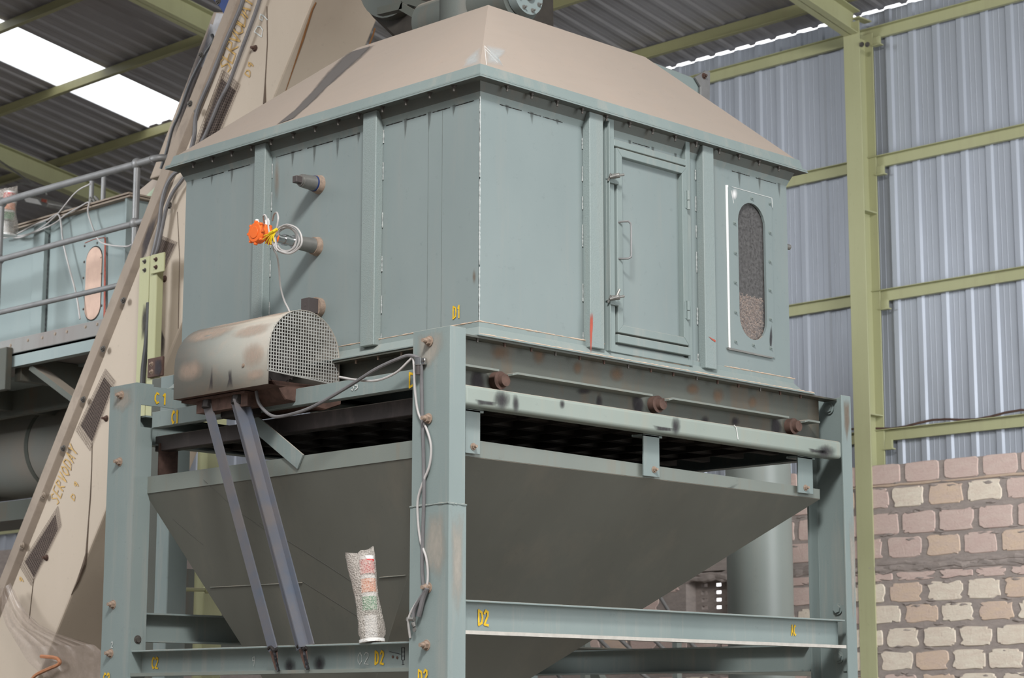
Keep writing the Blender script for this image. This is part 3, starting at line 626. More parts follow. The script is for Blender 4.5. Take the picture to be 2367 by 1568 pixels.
# dark discharge grate inside
gr = thing('discharge_grate', (W/2, D/2, 2.8), 'dark slatted grate seen in the gap between cooler and hopper', 'grate')
m = MB(); m.box(.0, W, .0, 2.0, 2.90, 2.93); m.build('deck', m_grate, gr)
m = MB()
for i in range(9): y = .12+i*.22; m.box(.0, W+.05, y, y+.05, 2.86, 2.90)
m.build('cross_bars', m_grate, gr)
m = MB()
for i in range(10): x = .15+i*.2; m.beam((x, .02, 2.87), (x+.02, 1.98, 2.87), [(-.004,-.02),(.004,-.02),(.004,.02),(-.004,.02)])
m.build('slats', m_grate, gr)
# ================================================================== support frame
fr = thing('support_frame', (1.05, 1.05, 0), 'blue green steel support frame of channels carrying the cooler and hopper', 'frame')
def channel(x0, x1, y0, y1, z0, z1, back, t=.008):
    """upright channel, web at the 'back' x side, flanges at both y ends"""
    m = MB(); f = t+.002
    P = [(x0,y0),(x1,y0),(x1,y0+f),(x0+t,y0+f),(x0+t,y1-f),(x1,y1-f),(x1,y1),(x0,y1)] if back < 0 else [(x0,y0),(x1,y0),(x1,y1),(x0,y1),(x0,y1-f),(x1-t,y1-f),(x1-t,y0+f),(x0,y0+f)]
    m.slab([(a, b, z0) for a, b in P], (0, 0, z1-z0)); return m
cn = channel(-.312, -.222, -.15, .073, 0, 3.148, -1).build('column', m_frame, fr, .002)
zn1, zn0 = PY(335, 937, 2.012).z, PY(335, 988, 2.012).z; m = MB()
m.box(-.312, -.304, 2.012, 2.232, 0, 3.148); m.box(-.304, -.215, 2.222, 2.232, 0, 3.148); m.box(-.304, -.215, 2.012, 2.022, 0, zn0); m.box(-.304, -.215, 2.012, 2.022, zn1, 3.148); m.box(-.304, -.285, 2.012, 2.022, zn0, zn1)
cl = m.build('column', m_frame, fr)
crr = channel(2.362, 2.440, -.15, .073, 0, 3.150, 1).build('column', m_frame, fr, .002)
cb = channel(2.362, 2.440, 2.012, 2.232, 0, 3.150, 1).build('column', m_frame, fr, .002)
MB().box(2.36, 2.43, .062, .073, 0, 3.0).build('web_stiffener', m_frame, crr)
mb = MB(); zsp = PX(1000, 1168, -.312).z; mb.box(-.3165, -.218, -.1535, .076, 0, zsp); mb.build('lower_splice_sleeve', m_frame, cn, .002)
weld((-.317, .076, zsp), (-.317, -.154, zsp+.003), cn, None, .004, m_frame); weld((-.317, -.154, zsp), (-.218, -.154, zsp), cn, None, .004, m_frame)
blot('dust_film', PXs([(990,1180),(1030,1172),(1036,1290),(1020,1350),(985,1330),(975,1260)], -.3165), m_sand, cn, (-.001,0,0), .5)
blot('dust_film', PYs([(1040,1165),(1074,1170),(1072,1380),(1060,1440),(1042,1400)], -.1535), m_sand, cn, (0,-.001,0), .4)
for (u, v) in ((992,789),(990,968),(990,1359),(986,1492)): bolt(PX(u, v, -.3165), (-1,0,0), cn, .0165, .017, .020)
for (u, v) in ((281,914),(277,1068),(262,1398),(256,1511)): bolt(PX(u, v, -.312), (-1,0,0), cl, .0165, .017, .016)
for (u, v) in ((1916,945),(1936,1408),(1939,1520)): bolt(PX(u, v, 2.424), (-1,0,0), crr, .021, .012, 0, m_frame)
def chan_beam(ax, a, b, lip, web, z0, z1, t=.008):
    """horizontal channel along ax with lips facing outward"""
    m = MB(); lo, hi = min(lip, web), max(lip, web)
    if ax == 'x':
        m.box(a, b, web-t/2, web+t/2, z0, z1); m.box(a, b, lo, hi, z0, z0+t); m.box(a, b, lo, hi, z1-t, z1)
    else:
        m.box(web-t/2, web+t/2, a, b, z0, z1); m.box(lo, hi, a, b, z0, z0+t); m.box(lo, hi, a, b, z1-t, z1)
    return m
b1 = chan_beam('x', -.222, 2.36, -.14, -.092, 1.908, 2.045).build('front_beam', m_frame, fr, .0015)
MB().box(2.424, 2.432, -.135, -.075, 1.80, 2.12).build('end_plate', m_frame, b1)
b2 = chan_beam('y', 0.073, 2.012, -.30, -.235, 1.762, 1.882).build('side_beam', m_frame, fr, .0015)
MB().box(-.305, -.238, 2.004, 2.012, 1.74, 1.99).build('end_plate', m_frame, b2); bolt(PY(318, 1479, 2.004), (0,-1,0), b2, .015, .009, 0, m_bolt2)
chan_beam('x', -.235, 2.345, 2.04, 2.10, 1.925, 2.062).build('rear_beam', m_frame, fr)
chan_beam('y', .073, 2.045, 2.30, 2.36, 1.80, 1.93).build('side_beam', m_frame, fr)
chan_beam('y', .073, 2.045, 2.30, 2.36, 2.835, 3.00).build('top_side_beam', m_frame, fr)
chan_beam('x', -.235, 2.345, 2.04, 2.10, 2.86, 3.0).build('top_rear_beam', m_frame, fr)
m = MB(); m.box(-.222, 2.364, -.145, -.062, 2.832, 2.918); tb = m.build('cross_tube', m_tube, fr, .016, seg=4, smooth=True, label='pale rounded box tube across the front')
m_ridge = plain('lip_ridge', (.50, .475, .435), .9, 0, .15, 30)  # pale colour stands for the lit lip edge and the dust on it
MB().box(-.222, 2.36, -.1425, -.128, 1.908, 1.923).build('lip_ridge', m_ridge, b1, label='pale lit and dusty edge of the lower lip'); MB().box(-.302, -.290, .073, 2.012, 1.762, 1.777).build('lip_ridge', m_band, b2)
bt = chan_beam('y', .073, 1.97, -.25, -.22, 2.928, 3.006).build('upper_side_beam', m_frame, fr, .0015)
MB().box(-.258, -.25, .073, 1.955, 2.93, 3.003).build('face_plate', m_frame, bt)
rb = MB().box(-.155, -.09, .073, 2.07, 2.834, 2.908).build('raw_side_beam', m_raw, fr, .003, label='dark raw steel beam under the side beam')
MB().box(-.215, .30, 2.014, 2.022, 3.045, 3.138).build('corner_cleat', m_frame, fr)
blot('dust_film', PXs([(960,770),(1030,757),(1034,800),(1000,850),(966,880),(958,830)], -.312), m_sand, cn, (-.001,0,0), .4)
blot('dust_film', PXs([(258,894),(310,890),(312,930),(285,960),(256,950)], -.312), m_sand, cl, (-.001,0,0), .4)
blot('rust_bloom', PYs([(1948,920),(1964,920),(1966,980),(1958,1030),(1950,990)], -.15), m_ruststain, crr, (0,-.001,0), .5)
blot('dust_film', PYs([(1960,1180),(1976,1190),(1980,1400),(1972,1480),(1964,1300)], -.15), m_sand, crr, (0,-.001,0), .4)
# soot and burns
for pts in ((1160,925,24,30),(1192,934,10,28),(1562,985,13,28),(1908,1045,28,20),(1300,935,8,14)): blot('soot', PYs(ell(*pts), -.146), m_soot, tb, (0,-.001,0), .3)
mb = MB(); mb.tube([PY(*p, -.148) for p in ((1697,983),(1702,990),(1704,1002),(1706,1016))], .002, 6); mb.build('hanging_thread', m_white, tb)
# hanger brackets down to the hopper rim
for (u0, u1, vb, bu, bv) in ((1076,1110,1049,1094,1033), (1488,1525,1102,1512,1086), (1846,1880,1141,1862,1128)):
    a = PY(u0, vb, -.07).x; b = PY(u1, vb, -.07).x; zb = PY((u0+u1)/2, vb, -.07).z; m = MB()
    m.box(a, b, -.07, -.062, zb, 2.83); m.box(a, b+.02, -.07, -.0, 2.822, 2.832); k = m.build('hanger_bracket', m_frame, fr, .001)
    bolt(PY(bu, bv, -.071), (0,-1,0), k, .0115, .01, .012)
    blot('soot', [(a-.03,-.146,2.862), (b+.03,-.146,2.862), (b+.02,-.146,2.845), (a-.01,-.146,2.838)], m_soot, tb, (0,-.001,0), .5)
# diagonal brace on the left
m = MB(); pa = PX(556, 950, -.24); pb = PX(695, 1068, -.24); m.beam(pa, pb, [(-.035,-.004),(.035,-.004),(.035,.004),(-.035,.004)], (1,0,0)); m.beam(pa, pb, [(-.035,.0),(-.027,.0),(-.027,.05),(-.035,.05)], (1,0,0))
m.build('diagonal_brace', m_frame, fr)
# letters on the frame
mark('D', PX(947, 896, -.2585), (0,-1,0), (0,0,1), .06, m_ymark, bt, .16, .8)
mark('C1', PX(398, 979, -.2585), (0,-1,0), (0,0,1), .055, m_ymark, bt, .2, .9, wid=.6)
mark('C1', PY(358, 932, 2.013), (1,0,0), (0,0,1), .05, m_ymark, fr, .17, 1.1, wid=.8)
mark('35', PX(813, 903, -.2585), (0,-1,0), (0,0,1), .035, m_wmark, bt, .13, .7)
mark('D2', PY(1106, 1445, -.097), (1,0,0), (0,0,1), .058, m_ymark, b1, .17, .85, wid=.65)
mark('AC', PY(1829, 1469, -.097), (1,0,0), (0,0,1), .047, m_ymark, b1, .15, .8, wid=.55)
mark('C2', PX(352, 1546, -.239), (0,-1,0), (0,0,1), .05, m_ymark, b2, .17, .85, wid=.65)
mark('D2', PX(868, 1536, -.239), (0,-1,0), (0,0,1), .052, m_ymark, b2, .17, .95, wid=.65)
mark('02', PX(828, 1537, -.239), (0,-1,0), (0,0,1), .05, m_wmark, b2, .06, .8); mark('9', PX(583, 1540, -.239), (0,-1,0), (0,0,1), .04, m_wmark, b2, .07)
mark('D2', PX(968, 1580, -.3185), (0,-1,0), (0,0,1), .052, m_ymark, cn, .17, .95, wid=.65); mark('C2', PX(240, 1582, -.314), (0,-1,0), (0,0,1), .05, m_ymark, cl, .17, .85, wid=.65)
mark('2', PX(257, 1498, -.314), (0,-1,0), (0,0,1), .028, m_wmark, cl, .1)
mb = MB(); xx = -.2405
def ln(a, b, r=.0011): mb.tube([PX(*a, xx), PX(*b, xx)], r, 4)
for a, b in (((928,1498),(928,1526)), ((935,1498),(935,1526)), ((928,1498),(935,1498)), ((928,1508),(935,1508)), ((928,1517),(935,1517)), ((928,1526),(935,1526)), ((931,1526),(931,1535)), ((929,1537),(934,1536)), ((900,1507),(926,1513))): ln(a, b)
mb.build('sketched_mark', m_kmark, b2)
mb = MB()
for a in ((908,1519),(918,1521)): p = PX(*a, -.2405); mb.cyl(p, p+V((-.001,0,0)), .006, 12)
mb.build('bolt_hole', m_rust, b2)
# ================================================================== hopper
hp = thing('discharge_hopper', (1.0, 1.0, 1.3), 'grey green inverted pyramid hopper hanging inside the frame under the cooler', 'hopper')
n0 = [(-.23,-.04,2.712),(2.31,-.04,2.685),(2.31,2.03,2.695),(-.23,2.03,2.702)]; n1 = [(-.23,-.04,2.640),(2.31,-.04,2.638),(2.31,2.03,2.63),(-.23,2.03,2.622)]
ap = [(.22,1.06,1.34),(.42,1.06,1.34),(.42,1.24,1.34),(.22,1.24,1.34)]
m = MB()
for i in range(4): j = (i+1) % 4; m.add([n0[i], n0[j], n1[j], n1[i]], [(0,1,2,3)])
o = m.build('rim_band', m_band, hp); s_ = o.modifiers.new('t', 'SOLIDIFY'); s_.thickness = .006; s_.offset = 0
m = MB()
for i in range(4): j = (i+1) % 4; m.add([n1[i], n1[j], ap[j], ap[i]], [(0,1,2,3)])
for i in range(4): j = (i+1) % 4; a, b = V(ap[i]), V(ap[j]); m.add([a, b, b-V((0,0,.5)), a-V((0,0,.5))], [(0,1,2,3)])
hc = m.build('sloping_sides', m_hop, hp); s_ = hc.modifiers.new('t', 'SOLIDIFY'); s_.thickness = .004; s_.offset = -1
def hop_pt(u, v, i):
    j = (i+1) % 4; a, b, c = V(n1[i]), V(n1[j]), V(ap[j]); n = (b-a).cross(c-a).normalized(); d = V(ray(u, v)); t = (a-V(CAM)).dot(n)/d.dot(n)
    if n.dot(V(CAM)-a) < 0: n = -n
    return V(CAM)+d*t+n*.003
mb = MB()
for P in ([(487,1358),(600,1352),(700,1347)], [(878,1335),(938,1330)]): MB().tube([hop_pt(*p, 3) for p in P], .002, 5).build('weld_seam', m_band, hc)
mb = MB()
for P in ([(470,1110),(560,1190),(620,1230)], [(600,1210),(760,1310),(880,1390)], [(700,1345),(850,1440)], [(400,1200),(470,1260)]): mb.tube([hop_pt(*p, 3)+V((.002,0,.002)) for p in P], .0009, 4)
mb.build('scratch', plain('dull_scratch', (.10, .10, .09), .8), hc)
for i in range(9):
    u = 1150+i*65; v = 1100+random.uniform(0, 90); blot('rubbed_mark', [hop_pt(u+a, v+b+a*-.5, 0) for a, b in ell(0, 0, 45, 6)], m_ruststain if i % 2 else m_soot, hc, (0,0,0), .1)
# ================================================================== chain guard with mesh end
gx0, gx1, gy0, gy1, gz0 = -.450, -.045, .846, 1.528, 3.045
gt = 3.352; gr_ = (gx1-gx0)/2; gcx = (gx0+gx1)/2; gh = gt-gr_*.98
gd = thing('drive_guard', (gcx, (gy0+gy1)/2, 2.95), 'dusty arched sheet metal chain guard with a mesh end, on the left of the cooler', 'guard')
def arch(y, r, n=18, zb=None): return [V((gcx-r, y, gz0-.045 if zb is None else zb))]+[V((gcx-r*math.cos(math.pi*i/n), y, gh+r*.98*math.sin(math.pi*i/n))) for i in range(n+1)]+[V((gcx+r, y, gz0+.0))]
m = MB(); A = arch(gy0, gr_); B = arch(gy1, gr_); n = len(A); m.add(A+B, [(i, i+1, n+i+1, n+i) for i in range(n-1)])
gc = m.build('arched_cover', m_guard, gd, smooth=True); s_ = gc.modifiers.new('t', 'SOLIDIFY'); s_.thickness = .003
m = MB(); m.add([A[0], B[0], B[0]+V((.10,0,-.002)), A[0]+V((.10,0,-.002))], [(0,1,2,3)]); m.build('bottom_lip', m_rust, gd)
blot('oil_streak', [V((gx0-.002, y, z)) for y, z in ((1.13,3.10),(1.10,3.10),(1.095,3.06),(1.085,3.003),(1.14,3.003),(1.125,3.05))], m_soot, gc, (0,0,0), .25)
blot('oil_streak', [V((gx0-.002, y, z)) for y, z in ((1.25,3.13),(1.24,3.13),(1.235,3.05),(1.23,3.003),(1.27,3.003),(1.26,3.05))], m_soot, gc, (0,0,0), .15)
def gpt(y, a, off=.004): return V((gcx-(gr_+off)*math.cos(a), y, gh+(gr_+off)*.98*math.sin(a)))
for y_, a_, ry_, ra_ in ((1.35,.75,.22,.28),(1.0,.55,.16,.22),(1.2,1.15,.28,.25),(.92,1.2,.10,.25)):
    blot('dust_film', [gpt(min(gy1-.01, max(gy0+.01, y_+ry_*math.cos(t_))), a_+ra_*math.sin(t_)) for t_ in [2*math.pi*k/16 for k in range(16)]], m_tandust, gc, (0,0,0), .5)
for y_, z_, ry_, rz_ in ((1.4,3.12,.12,.06),(.95,3.14,.10,.07),(.93,3.05,.08,.03)):
    blot('dust_film', [V((gx0-.003, y_+ry_*c_, z_+rz_*d_)) for c_, d_ in ell(0, 0, 1, 1)], m_tandust, gc, (0,0,0), .4)
bolt((gx0, 1.02, 3.10), (-1,0,0), gc, .007, .005, 0)
m = MB(); pitch = (gx1-gx0)/27.0; yb = gy0+.004; bw = .0022
def in_top(x): q = max(0, 1-((x-gcx)/gr_)**2); return gh+gr_*.98*math.sqrt(q)
zlow = lambda x: 3.062-.022*(x-gx0)/(gx1-gx0)
for i in range(28):
    x = gx0+i*pitch; m.box(x-bw, x+bw, yb-.0024, yb, zlow(x), max(zlow(x)+.01, in_top(x)))
z = 3.04
while z < gt-.004:
    if z > gh: hw = gr_*math.sqrt(max(0, 1-((z-gh)/(gr_*.98))**2))
    else: hw = gr_
    m.box(gcx-hw, gcx+hw, yb-.0012, yb+.0008, max(z, 3.044)-bw, z+bw) if z > 3.06 else m.box(gx0+(3.062-z)/.022*(gx1-gx0), gx1, yb-.0012, yb+.0008, z-bw, z+bw)
    z += pitch
m.slab([(gx0, yb-.001, zlow(gx0)-.004), (gx1, yb-.001, zlow(gx1)-.004), (gx1, yb-.001, zlow(gx1)+.002), (gx0, yb-.001, zlow(gx0)+.002)], (0,.003,0))
m.build('mesh_end', plain('pale_mesh_steel', (.42, .42, .40), .5, .2, .2, 12), gd, label='square wire mesh closing the end of the guard')
m = MB(); m.cyl((gcx-.03, gy0+.14, 3.14), (gcx-.03, gy0+.17, 3.14), .10, 30); m.cyl((gcx-.03, gy0+.10, 3.14), (gcx-.03, gy0+.14, 3.14), .035, 16)
for i in range(24): a = 2*math.pi*i/24; c = V((gcx-.03+.103*math.cos(a), gy0+.14, 3.14+.103*math.sin(a))); m.box(c.x-.006, c.x+.006, c.y, c.y+.03, c.z-.006, c.z+.006)
m.build('sprocket', m_raw, gd)
m = MB(); m.slab([(gx0+.06, gy0+.05, 3.03), (gx1+.04, gy0+.02, 3.03), (gx1+.03, gy0+.02, 2.955), (gx1-.05, gy0+.03, 2.925), (gx0+.14, gy0+.05, 2.95)], (0, .45, 0)); m.build('gear_pan', m_rust, gd, .004)
m = MB(); m.box(gx0+.03, gx1, gy0+.2, gy1-.02, 2.985, 2.995); m.box(gx0+.05, gx0+.13, 1.05, 1.42, 2.93, 2.985); m.build('mounting_plate', m_rust, gd)
m = MB(); m.box(-.36, -.26, 1.12, 1.30, 2.90, 2.985); m.build('weld_bracket', m_black, gd, .008)
# struts
for (a, b, mat, lab) in (((480, 935), (632, 1502), m_blue, 'blue grey angle bar strut, left of the two under the guard'), ((548, 925), (700, 1498), m_blue, 'blue grey angle bar strut, right of the two under the guard')):
    p = PX(a[0], a[1], -.40); q = PX(b[0], b[1], -.306); t = thing('guard_strut', q, lab, 'strut', None)
    m = MB(); u = (1,0,0)
    if a[0] < 500: m.beam(p, q, [(-.030,-.004),(.026,-.004),(.026,.004),(-.030,.004)], u)
    else: m.beam(p, q, [(-.036,-.006),(.008,-.006),(.008,.0),(-.036,.0)], u); m.beam(p, q, [(.008,-.03),(.014,-.03),(.014,.03),(.008,.03)], u); m.beam(p, q, [(.014,.024),(.044,.024),(.044,.030),(.014,.030)], u)
    bar = m.build('angle_bar', mat, t)
    m = MB(); e = PX(b[0]+10, b[1]+48, -.306); m.slab([q+V((0,.028,0)), q+V((0,-.028,0)), e+V((0,-.008,0)), e+V((0,.012,0))], (-.004, 0, 0)); m.build('welded_foot', m_rust, t, .001)
    m = MB(); nn = 14; m.tube([V((-.312, q.y-.012+(e.y-q.y)*i/nn, q.z-.004+(e.z-q.z)*i/nn)) for i in range(nn+1)], [.007*random.uniform(.7, 1.3) for i in range(nn+1)], 7); m.build('weld_bead', plain('fresh_weld', (.06, .06, .065), .25, .8, .3, 60), t, smooth=True)
    m = MB(); m.tube([q+V((-.005, .03-.06*i/6, .01*math.sin(i)+.002)) for i in range(7)], [.008*random.uniform(.7, 1.3) for i in range(7)], 7); m.build('weld_bead', m_black, t, smooth=True)
    blot('soot', [V((-.2395, e.y+a_*.05, e.z+.02+b_*.045)) for a_, b_ in ell(0, 0, 1, 1)], m_soot, b2, (-.0005,0,0), .3)
    m = MB(); m.cyl(p+V((0,0,-.02)), p+V((.02,0,.05)), .028, 8, .035); m.build('scorched_joint', m_black, t)
# ================================================================== level sensor on the middle stub
y, z = y2, z2_
ls = thing('level_sensor', (-.2, y, z), 'orange level sensor head with two white cable glands on a steel neck', 'sensor')
m = MB(); m.cyl((-.125,y,z), (-.15,y,z), .030, 6); m.cyl((-.15,y,z), (-.18,y,z), .022, 18); m.cyl((-.18,y,z), (-.20,y,z), .026, 18); m.cyl((-.20,y,z), (-.235,y,z), .020, 18); m.cyl((-.235,y,z), (-.25,y,z), .024, 18)
m.build('steel_neck', m_chrome, ls, smooth=True, label='polished steel neck')
m = MB(); m.cyl((-.25,y,z), (-.285,y,z), .036, 20, .034); m.build('flange_cap', m_orange, ls, .003, smooth=True)
m = MB(); m.box(-.33, -.285, y-.03, y+.035, z-.006, z+.048); m.cyl((-.325,y,z+.006), (-.352,y,z+.006), .047, 24); m.build('housing', m_orange, ls, .005, smooth=True)
m = MB(); m.cyl((-.352,y,z+.006), (-.368,y,z+.006), .050, 26, .044)
for i in range(8): a = i*math.pi/4; m.cyl((-.350, y+.050*math.cos(a), z+.006+.050*math.sin(a)), (-.366, y+.050*math.cos(a), z+.006+.050*math.sin(a)), .007, 8)
m.cyl((-.368,y,z+.006), (-.371,y,z+.006), .028, 20); m.build('screw_cover', m_orange, ls, .002, smooth=True)
for dy, x in ((.024, -.335), (-.022, -.312)):
    m = MB(); m.cyl((x, y+dy, z+.045), (x, y+dy, z+.052), .013, 12); m.cyl((x, y+dy, z+.052), (x, y+dy, z+.068), .012, 16, .011); m.cyl((x, y+dy, z+.068), (x, y+dy, z+.075), .008, 12); m.build('cable_gland', m_white, ls, smooth=True)
xs = -.40
m = MB(); pts = []
P = [(613,517),(609,500),(613,498),(619,512),(622,535),(630,560),(640,580)]
cpt = [PX(611,516,-.335)]+[PX(u, v, xs) for u, v in P[1:]]
cpt2 = []; rr = random.Random(4)
for k in range(5):
    for i in range(16):
        a = math.pi*.9-2*math.pi*i/16; cx_, cy_ = 665-(k % 3)*4, 553+(k % 2)*2; rx, ry = 33-k*2.2+rr.uniform(-1, 1), 33-k*1.5+rr.uniform(-1, 1)
        cpt2.append(PX(cx_+rx*math.cos(a), cy_-ry*math.sin(a), xs+.012*k))
tail = [PX(u, v, x) for u, v, x in ((632,575,-.36),(640,590,-.34),(645,620,-.30),(648,660,-.27),(657,695,-.26),(669,720,-.25),(680,760,-.25))]
m.tube(spline(cpt+cpt2+tail, 4), .0042, 7); m.tube(spline([PX(630,510,-.312), PX(634,495,-.34), PX(640,492,-.37), PX(643,503,-.39), PX(641,520,-.39), PX(636,545,-.385), PX(640,565,-.37)], 6), .0042, 7)
m.build('coiled_cable', m_cable, None, smooth=True, label='coil of pale grey cable tied to the orange sensor and dropping behind the guard', cat='cable')
m = MB()
for dx, dy in ((-26, 30), (-18, 34), (-10, 32), (0, 26), (-32, 20), (-30,10)): m.tube(spline([PX(638,533,xs-.008), PX(632+dx*.4, 538+dy*.4, xs-.012), PX(634+dx*.8, 536+dy*.9, xs-.006)], 4), .0028, 5)
m.tube([PX(624,540,xs-.01), PX(634,534,xs-.014), PX(641,530,xs-.008)], .0075, 8); m.build('yellow_tie', m_yt, None, label='tangle of yellow wire and tape holding the cable coil to the sensor', cat='tie')
# ================================================================== cables about the near column
def cable(name, P, r, mat, lab, k=8, cat='cable', grp=None):
    m = MB(); m.tube(spline(P, k), r, 8); return m.build(name, mat, None, smooth=True, label=lab, cat=cat, group=grp)
cable('power_cable', [PX(592,905,-.38), PX(600,935,-.38), PX(625,960,-.39), (PX(655,962,-.40)), PX(720,942,-.40), PX(800,897,-.38), PX(870,853,-.36), PX(925,828,-.335), PX(948,822,-.33), PX(968,829,-.33), PX(973,842,-.326)], .0075, m_cgrey, 'thick dark grey cable swinging from the guard to the clip on the near column')
cable('signal_cable', [PX(785,872,-.36), PX(820,878,-.355), PX(870,880,-.35), PX(915,862,-.34), PX(945,835,-.33), PX(954,828,-.326), PX(957,850,-.326), PX(959,900,-.324), PX(967,955,-.322), PX(985,990,-.322), PX(996,1030,-.322), PX(993,1075,-.322), PX(978,1115,-.324), PX(966,1155,-.324), PX(966,1200,-.323), PX(972,1250,-.323), PX(985,1290,-.323), PX(989,1330,-.325), PX(984,1362,-.33), PX(962,1395,-.33), PX(948,1420,-.335), PX(944,1440,-.335), PX(948,1475,-.32)], .0052, m_cable, 'thin white cable looping over the near column and down its face')
cable('drop_cable', [PX(974,842,-.326), PX(975,900,-.324), PX(976,950,-.324), PX(979,1050,-.323), PX(980,1150,-.323), PX(977,1250,-.323), PX(976,1310,-.323), PX(978,1345,-.325), PX(982,1370,-.326)], .0075, m_cgrey, 'straight dark grey cable running down the face of the near column')
t = thing('cable_clip', PX(974, 838, -.32), 'shiny metal saddle clip holding the cable near the top of the near column', 'clip')
m = MB(); p = PX(974, 838, -.322); m.box(-.330, -.316, p.y-.028, p.y+.030, p.z-.012, p.z+.016); m.cyl((-.332, p.y+.006, p.z-.014), (-.332, p.y+.006, p.z+.020), .016, 14); m.build('saddle', m_chrome, t, .002, smooth=True)
m = MB(); m.cyl((-.332, p.y+.006, p.z-.052), (-.332, p.y+.006, p.z-.014), .012, 12); m.build('sleeve', m_raw, t, smooth=True)
bolt((-.330, p.y-.02, p.z+.004), (-1,0,0), t, .005, .003, 0, m_bolt2)
t = thing('cable_lug', PX(960, 1430, -.33), 'dark cable end with two tinned ring lugs hanging from a bolt of the near column', 'cable')
m = MB(); m.tube(spline([PX(987,1360,-.335), PX(978,1385,-.333), PX(972,1410,-.333), PX(968,1425,-.333)], 5), .0105, 8); m.tube(spline([PX(984,1365,-.338), PX(968,1390,-.336), PX(958,1410,-.336), PX(955,1430,-.336)], 5), .008, 8); m.build('cable_tail', m_cgrey, t, smooth=True)
for (a, b, c) in (((958,1432),(946,1432),(943,1432)), ((955,1440),(958,1450),(958,1456))):
    m = MB(); m.tube([PX(*a, -.337), PX(*b, -.337)], [.010, .007], 8); q = PX(*c, -.337); m.cyl(q+V((.002,0,0)), q+V((-.002,0,0)), .010, 14); m.build('ring_lug', m_pipe, t, smooth=True)
# ================================================================== wrapped signal towers
def signal_tower(base, lean, H, lab, r=.0315):
    t = thing('signal_tower', base, lab, 'signal light', 'bubble wrapped signal towers'); b = V(base); ax = (V(lean)).normalized()
    m = MB(); m.cyl(b, b+ax*.012, r*1.7, 24); m.cyl(b+ax*.012, b+ax*.30*H, r*.85, 22); m.build('base', m_white, t, smooth=True)
    for f0, f1, nm, col in ((.36,.51,'green_lens',(.03,.30,.13)), (.56,.71,'orange_lens',(.75,.20,.04)), (.77,.93,'red_lens',(.62,.06,.06))):
        m = MB(); m.cyl(b+ax*H*f0, b+ax*H*f1, r, 22); m.build(nm, plain(nm, col, .3, 0, .1), t, smooth=True)
        m = MB(); m.cyl(b+ax*H*f1, b+ax*H*(f1+.04), r*.97, 22); m.build('collar', m_white, t, smooth=True)
    # bag
    rr = random.Random(int(base[0]*1000)+3); n = 26; L = 22; vs = []; sx = ax.orthogonal().normalized()
    side = V((_r2)).normalized(); fw_ = ax.cross(side)
    for i in range(L+1):
        f = i/L; rad = r*(1.62+.10*math.sin(f*9)+.35*max(0, f-.35)); 
        if f < .22: rad = r*(1.72-.12*math.sin(f*30))
        off = -r*.9*max(0, f-.2)**1.1*1.3
        for k in range(n):
            a = 2*math.pi*k/n; q = 1+.05*math.sin(5*a+f*7)+rr.uniform(-.03, .03)+(.06*math.sin(f*90) if f < .22 else 0)
            ex = rad*q*math.cos(a); ey = rad*q*math.sin(a)*(1-.55*max(0, f-.5)*2)
            top = 0
            if f > .93: top = .022*abs(math.cos(a))**4*(1 if math.cos(a) > 0 else .35)*((f-.93)/.07)+(-.012*(math.cos(a) < 0))
            vs.append(b+ax*(H*f*1.03+top)+side*(ex+off)+fw_*ey)
    m = MB(); m.add(vs, [(i*n+k, i*n+(k+1) % n, (i+1)*n+(k+1) % n, (i+1)*n+k) for i in range(L) for k in range(n)]+[tuple(L*n+k for k in range(n))]); m.build('bubble_wrap', m_bub, t, smooth=True, label='cloudy bubble wrap bag')
p = PX(860, 1482, -.27); dn = (PX(846, 1262, -.27)-p)
signal_tower((p.x, p.y, 1.884), dn, dn.length*.93, 'bubble wrapped signal tower with red, orange, green lenses standing on the side beam')
# ================================================================== beige conveyor casing behind, rising to the right
cs = thing('conveyor_casing', (1.65, 5.0, 0), 'dusty beige inclined conveyor casing rising behind the cooler, with yellow stencil letters', 'conveyor')
Cx = 1.4; L0 = V((Cx, 5.905, 2.384)); dirn = V((0, -2.41, 3.59)).normalized(); perp = V((0, -dirn.z, dirn.y)).normalized()*-1
if perp.y > 0: perp = -perp                     # from the upper left edge towards the underside
wd = abs((V((Cx, 4.727, 2.842))-L0).dot(perp)); s0, s1 = -2.6, 5.2
def cp(s, u, x=Cx): p = L0+dirn*s+perp*u; return V((x, p.y, p.z))
m = MB(); m.slab([cp(s0, .10), cp(s1, .10), cp(s1, wd), cp(s0, wd)], (.5, 0, 0)); body = m.build('casing_body', m_case, cs, .012, seg=2)
m = MB(); m.slab([cp(s0, 0, Cx-.035), cp(s1, 0, Cx-.035), cp(s1, .085, Cx-.035), cp(s0, .085, Cx-.035)], (.02, 0, 0)); m.slab([cp(s0, .085, Cx-.035), cp(s1, .085, Cx-.035), cp(s1, .115, Cx), cp(s0, .115, Cx)], (.015, 0, 0)); fl = m.build('edge_flange', m_caseb, cs, .003)
def casept(u, v, x=Cx): return PX(u, v, x)
for (u, v) in ((465,127),(440,240),(392,475) ,(286,695),(239,807),(193,924),(147,1037),(101,1146),(52,1262),(456,258),(505,3)):
    q = PX(u, v, Cx-.035); bolt(q, (-1,0,0), fl, .016, .012, .008, m_bolt2 if v < 1100 else m_caseb)
for (u, v) in ((590,112),(246,968),(108,1290),(381,645)): bolt(PX(u, v, Cx), (-1,0,0), body, .016, .014, .02, m_rust)
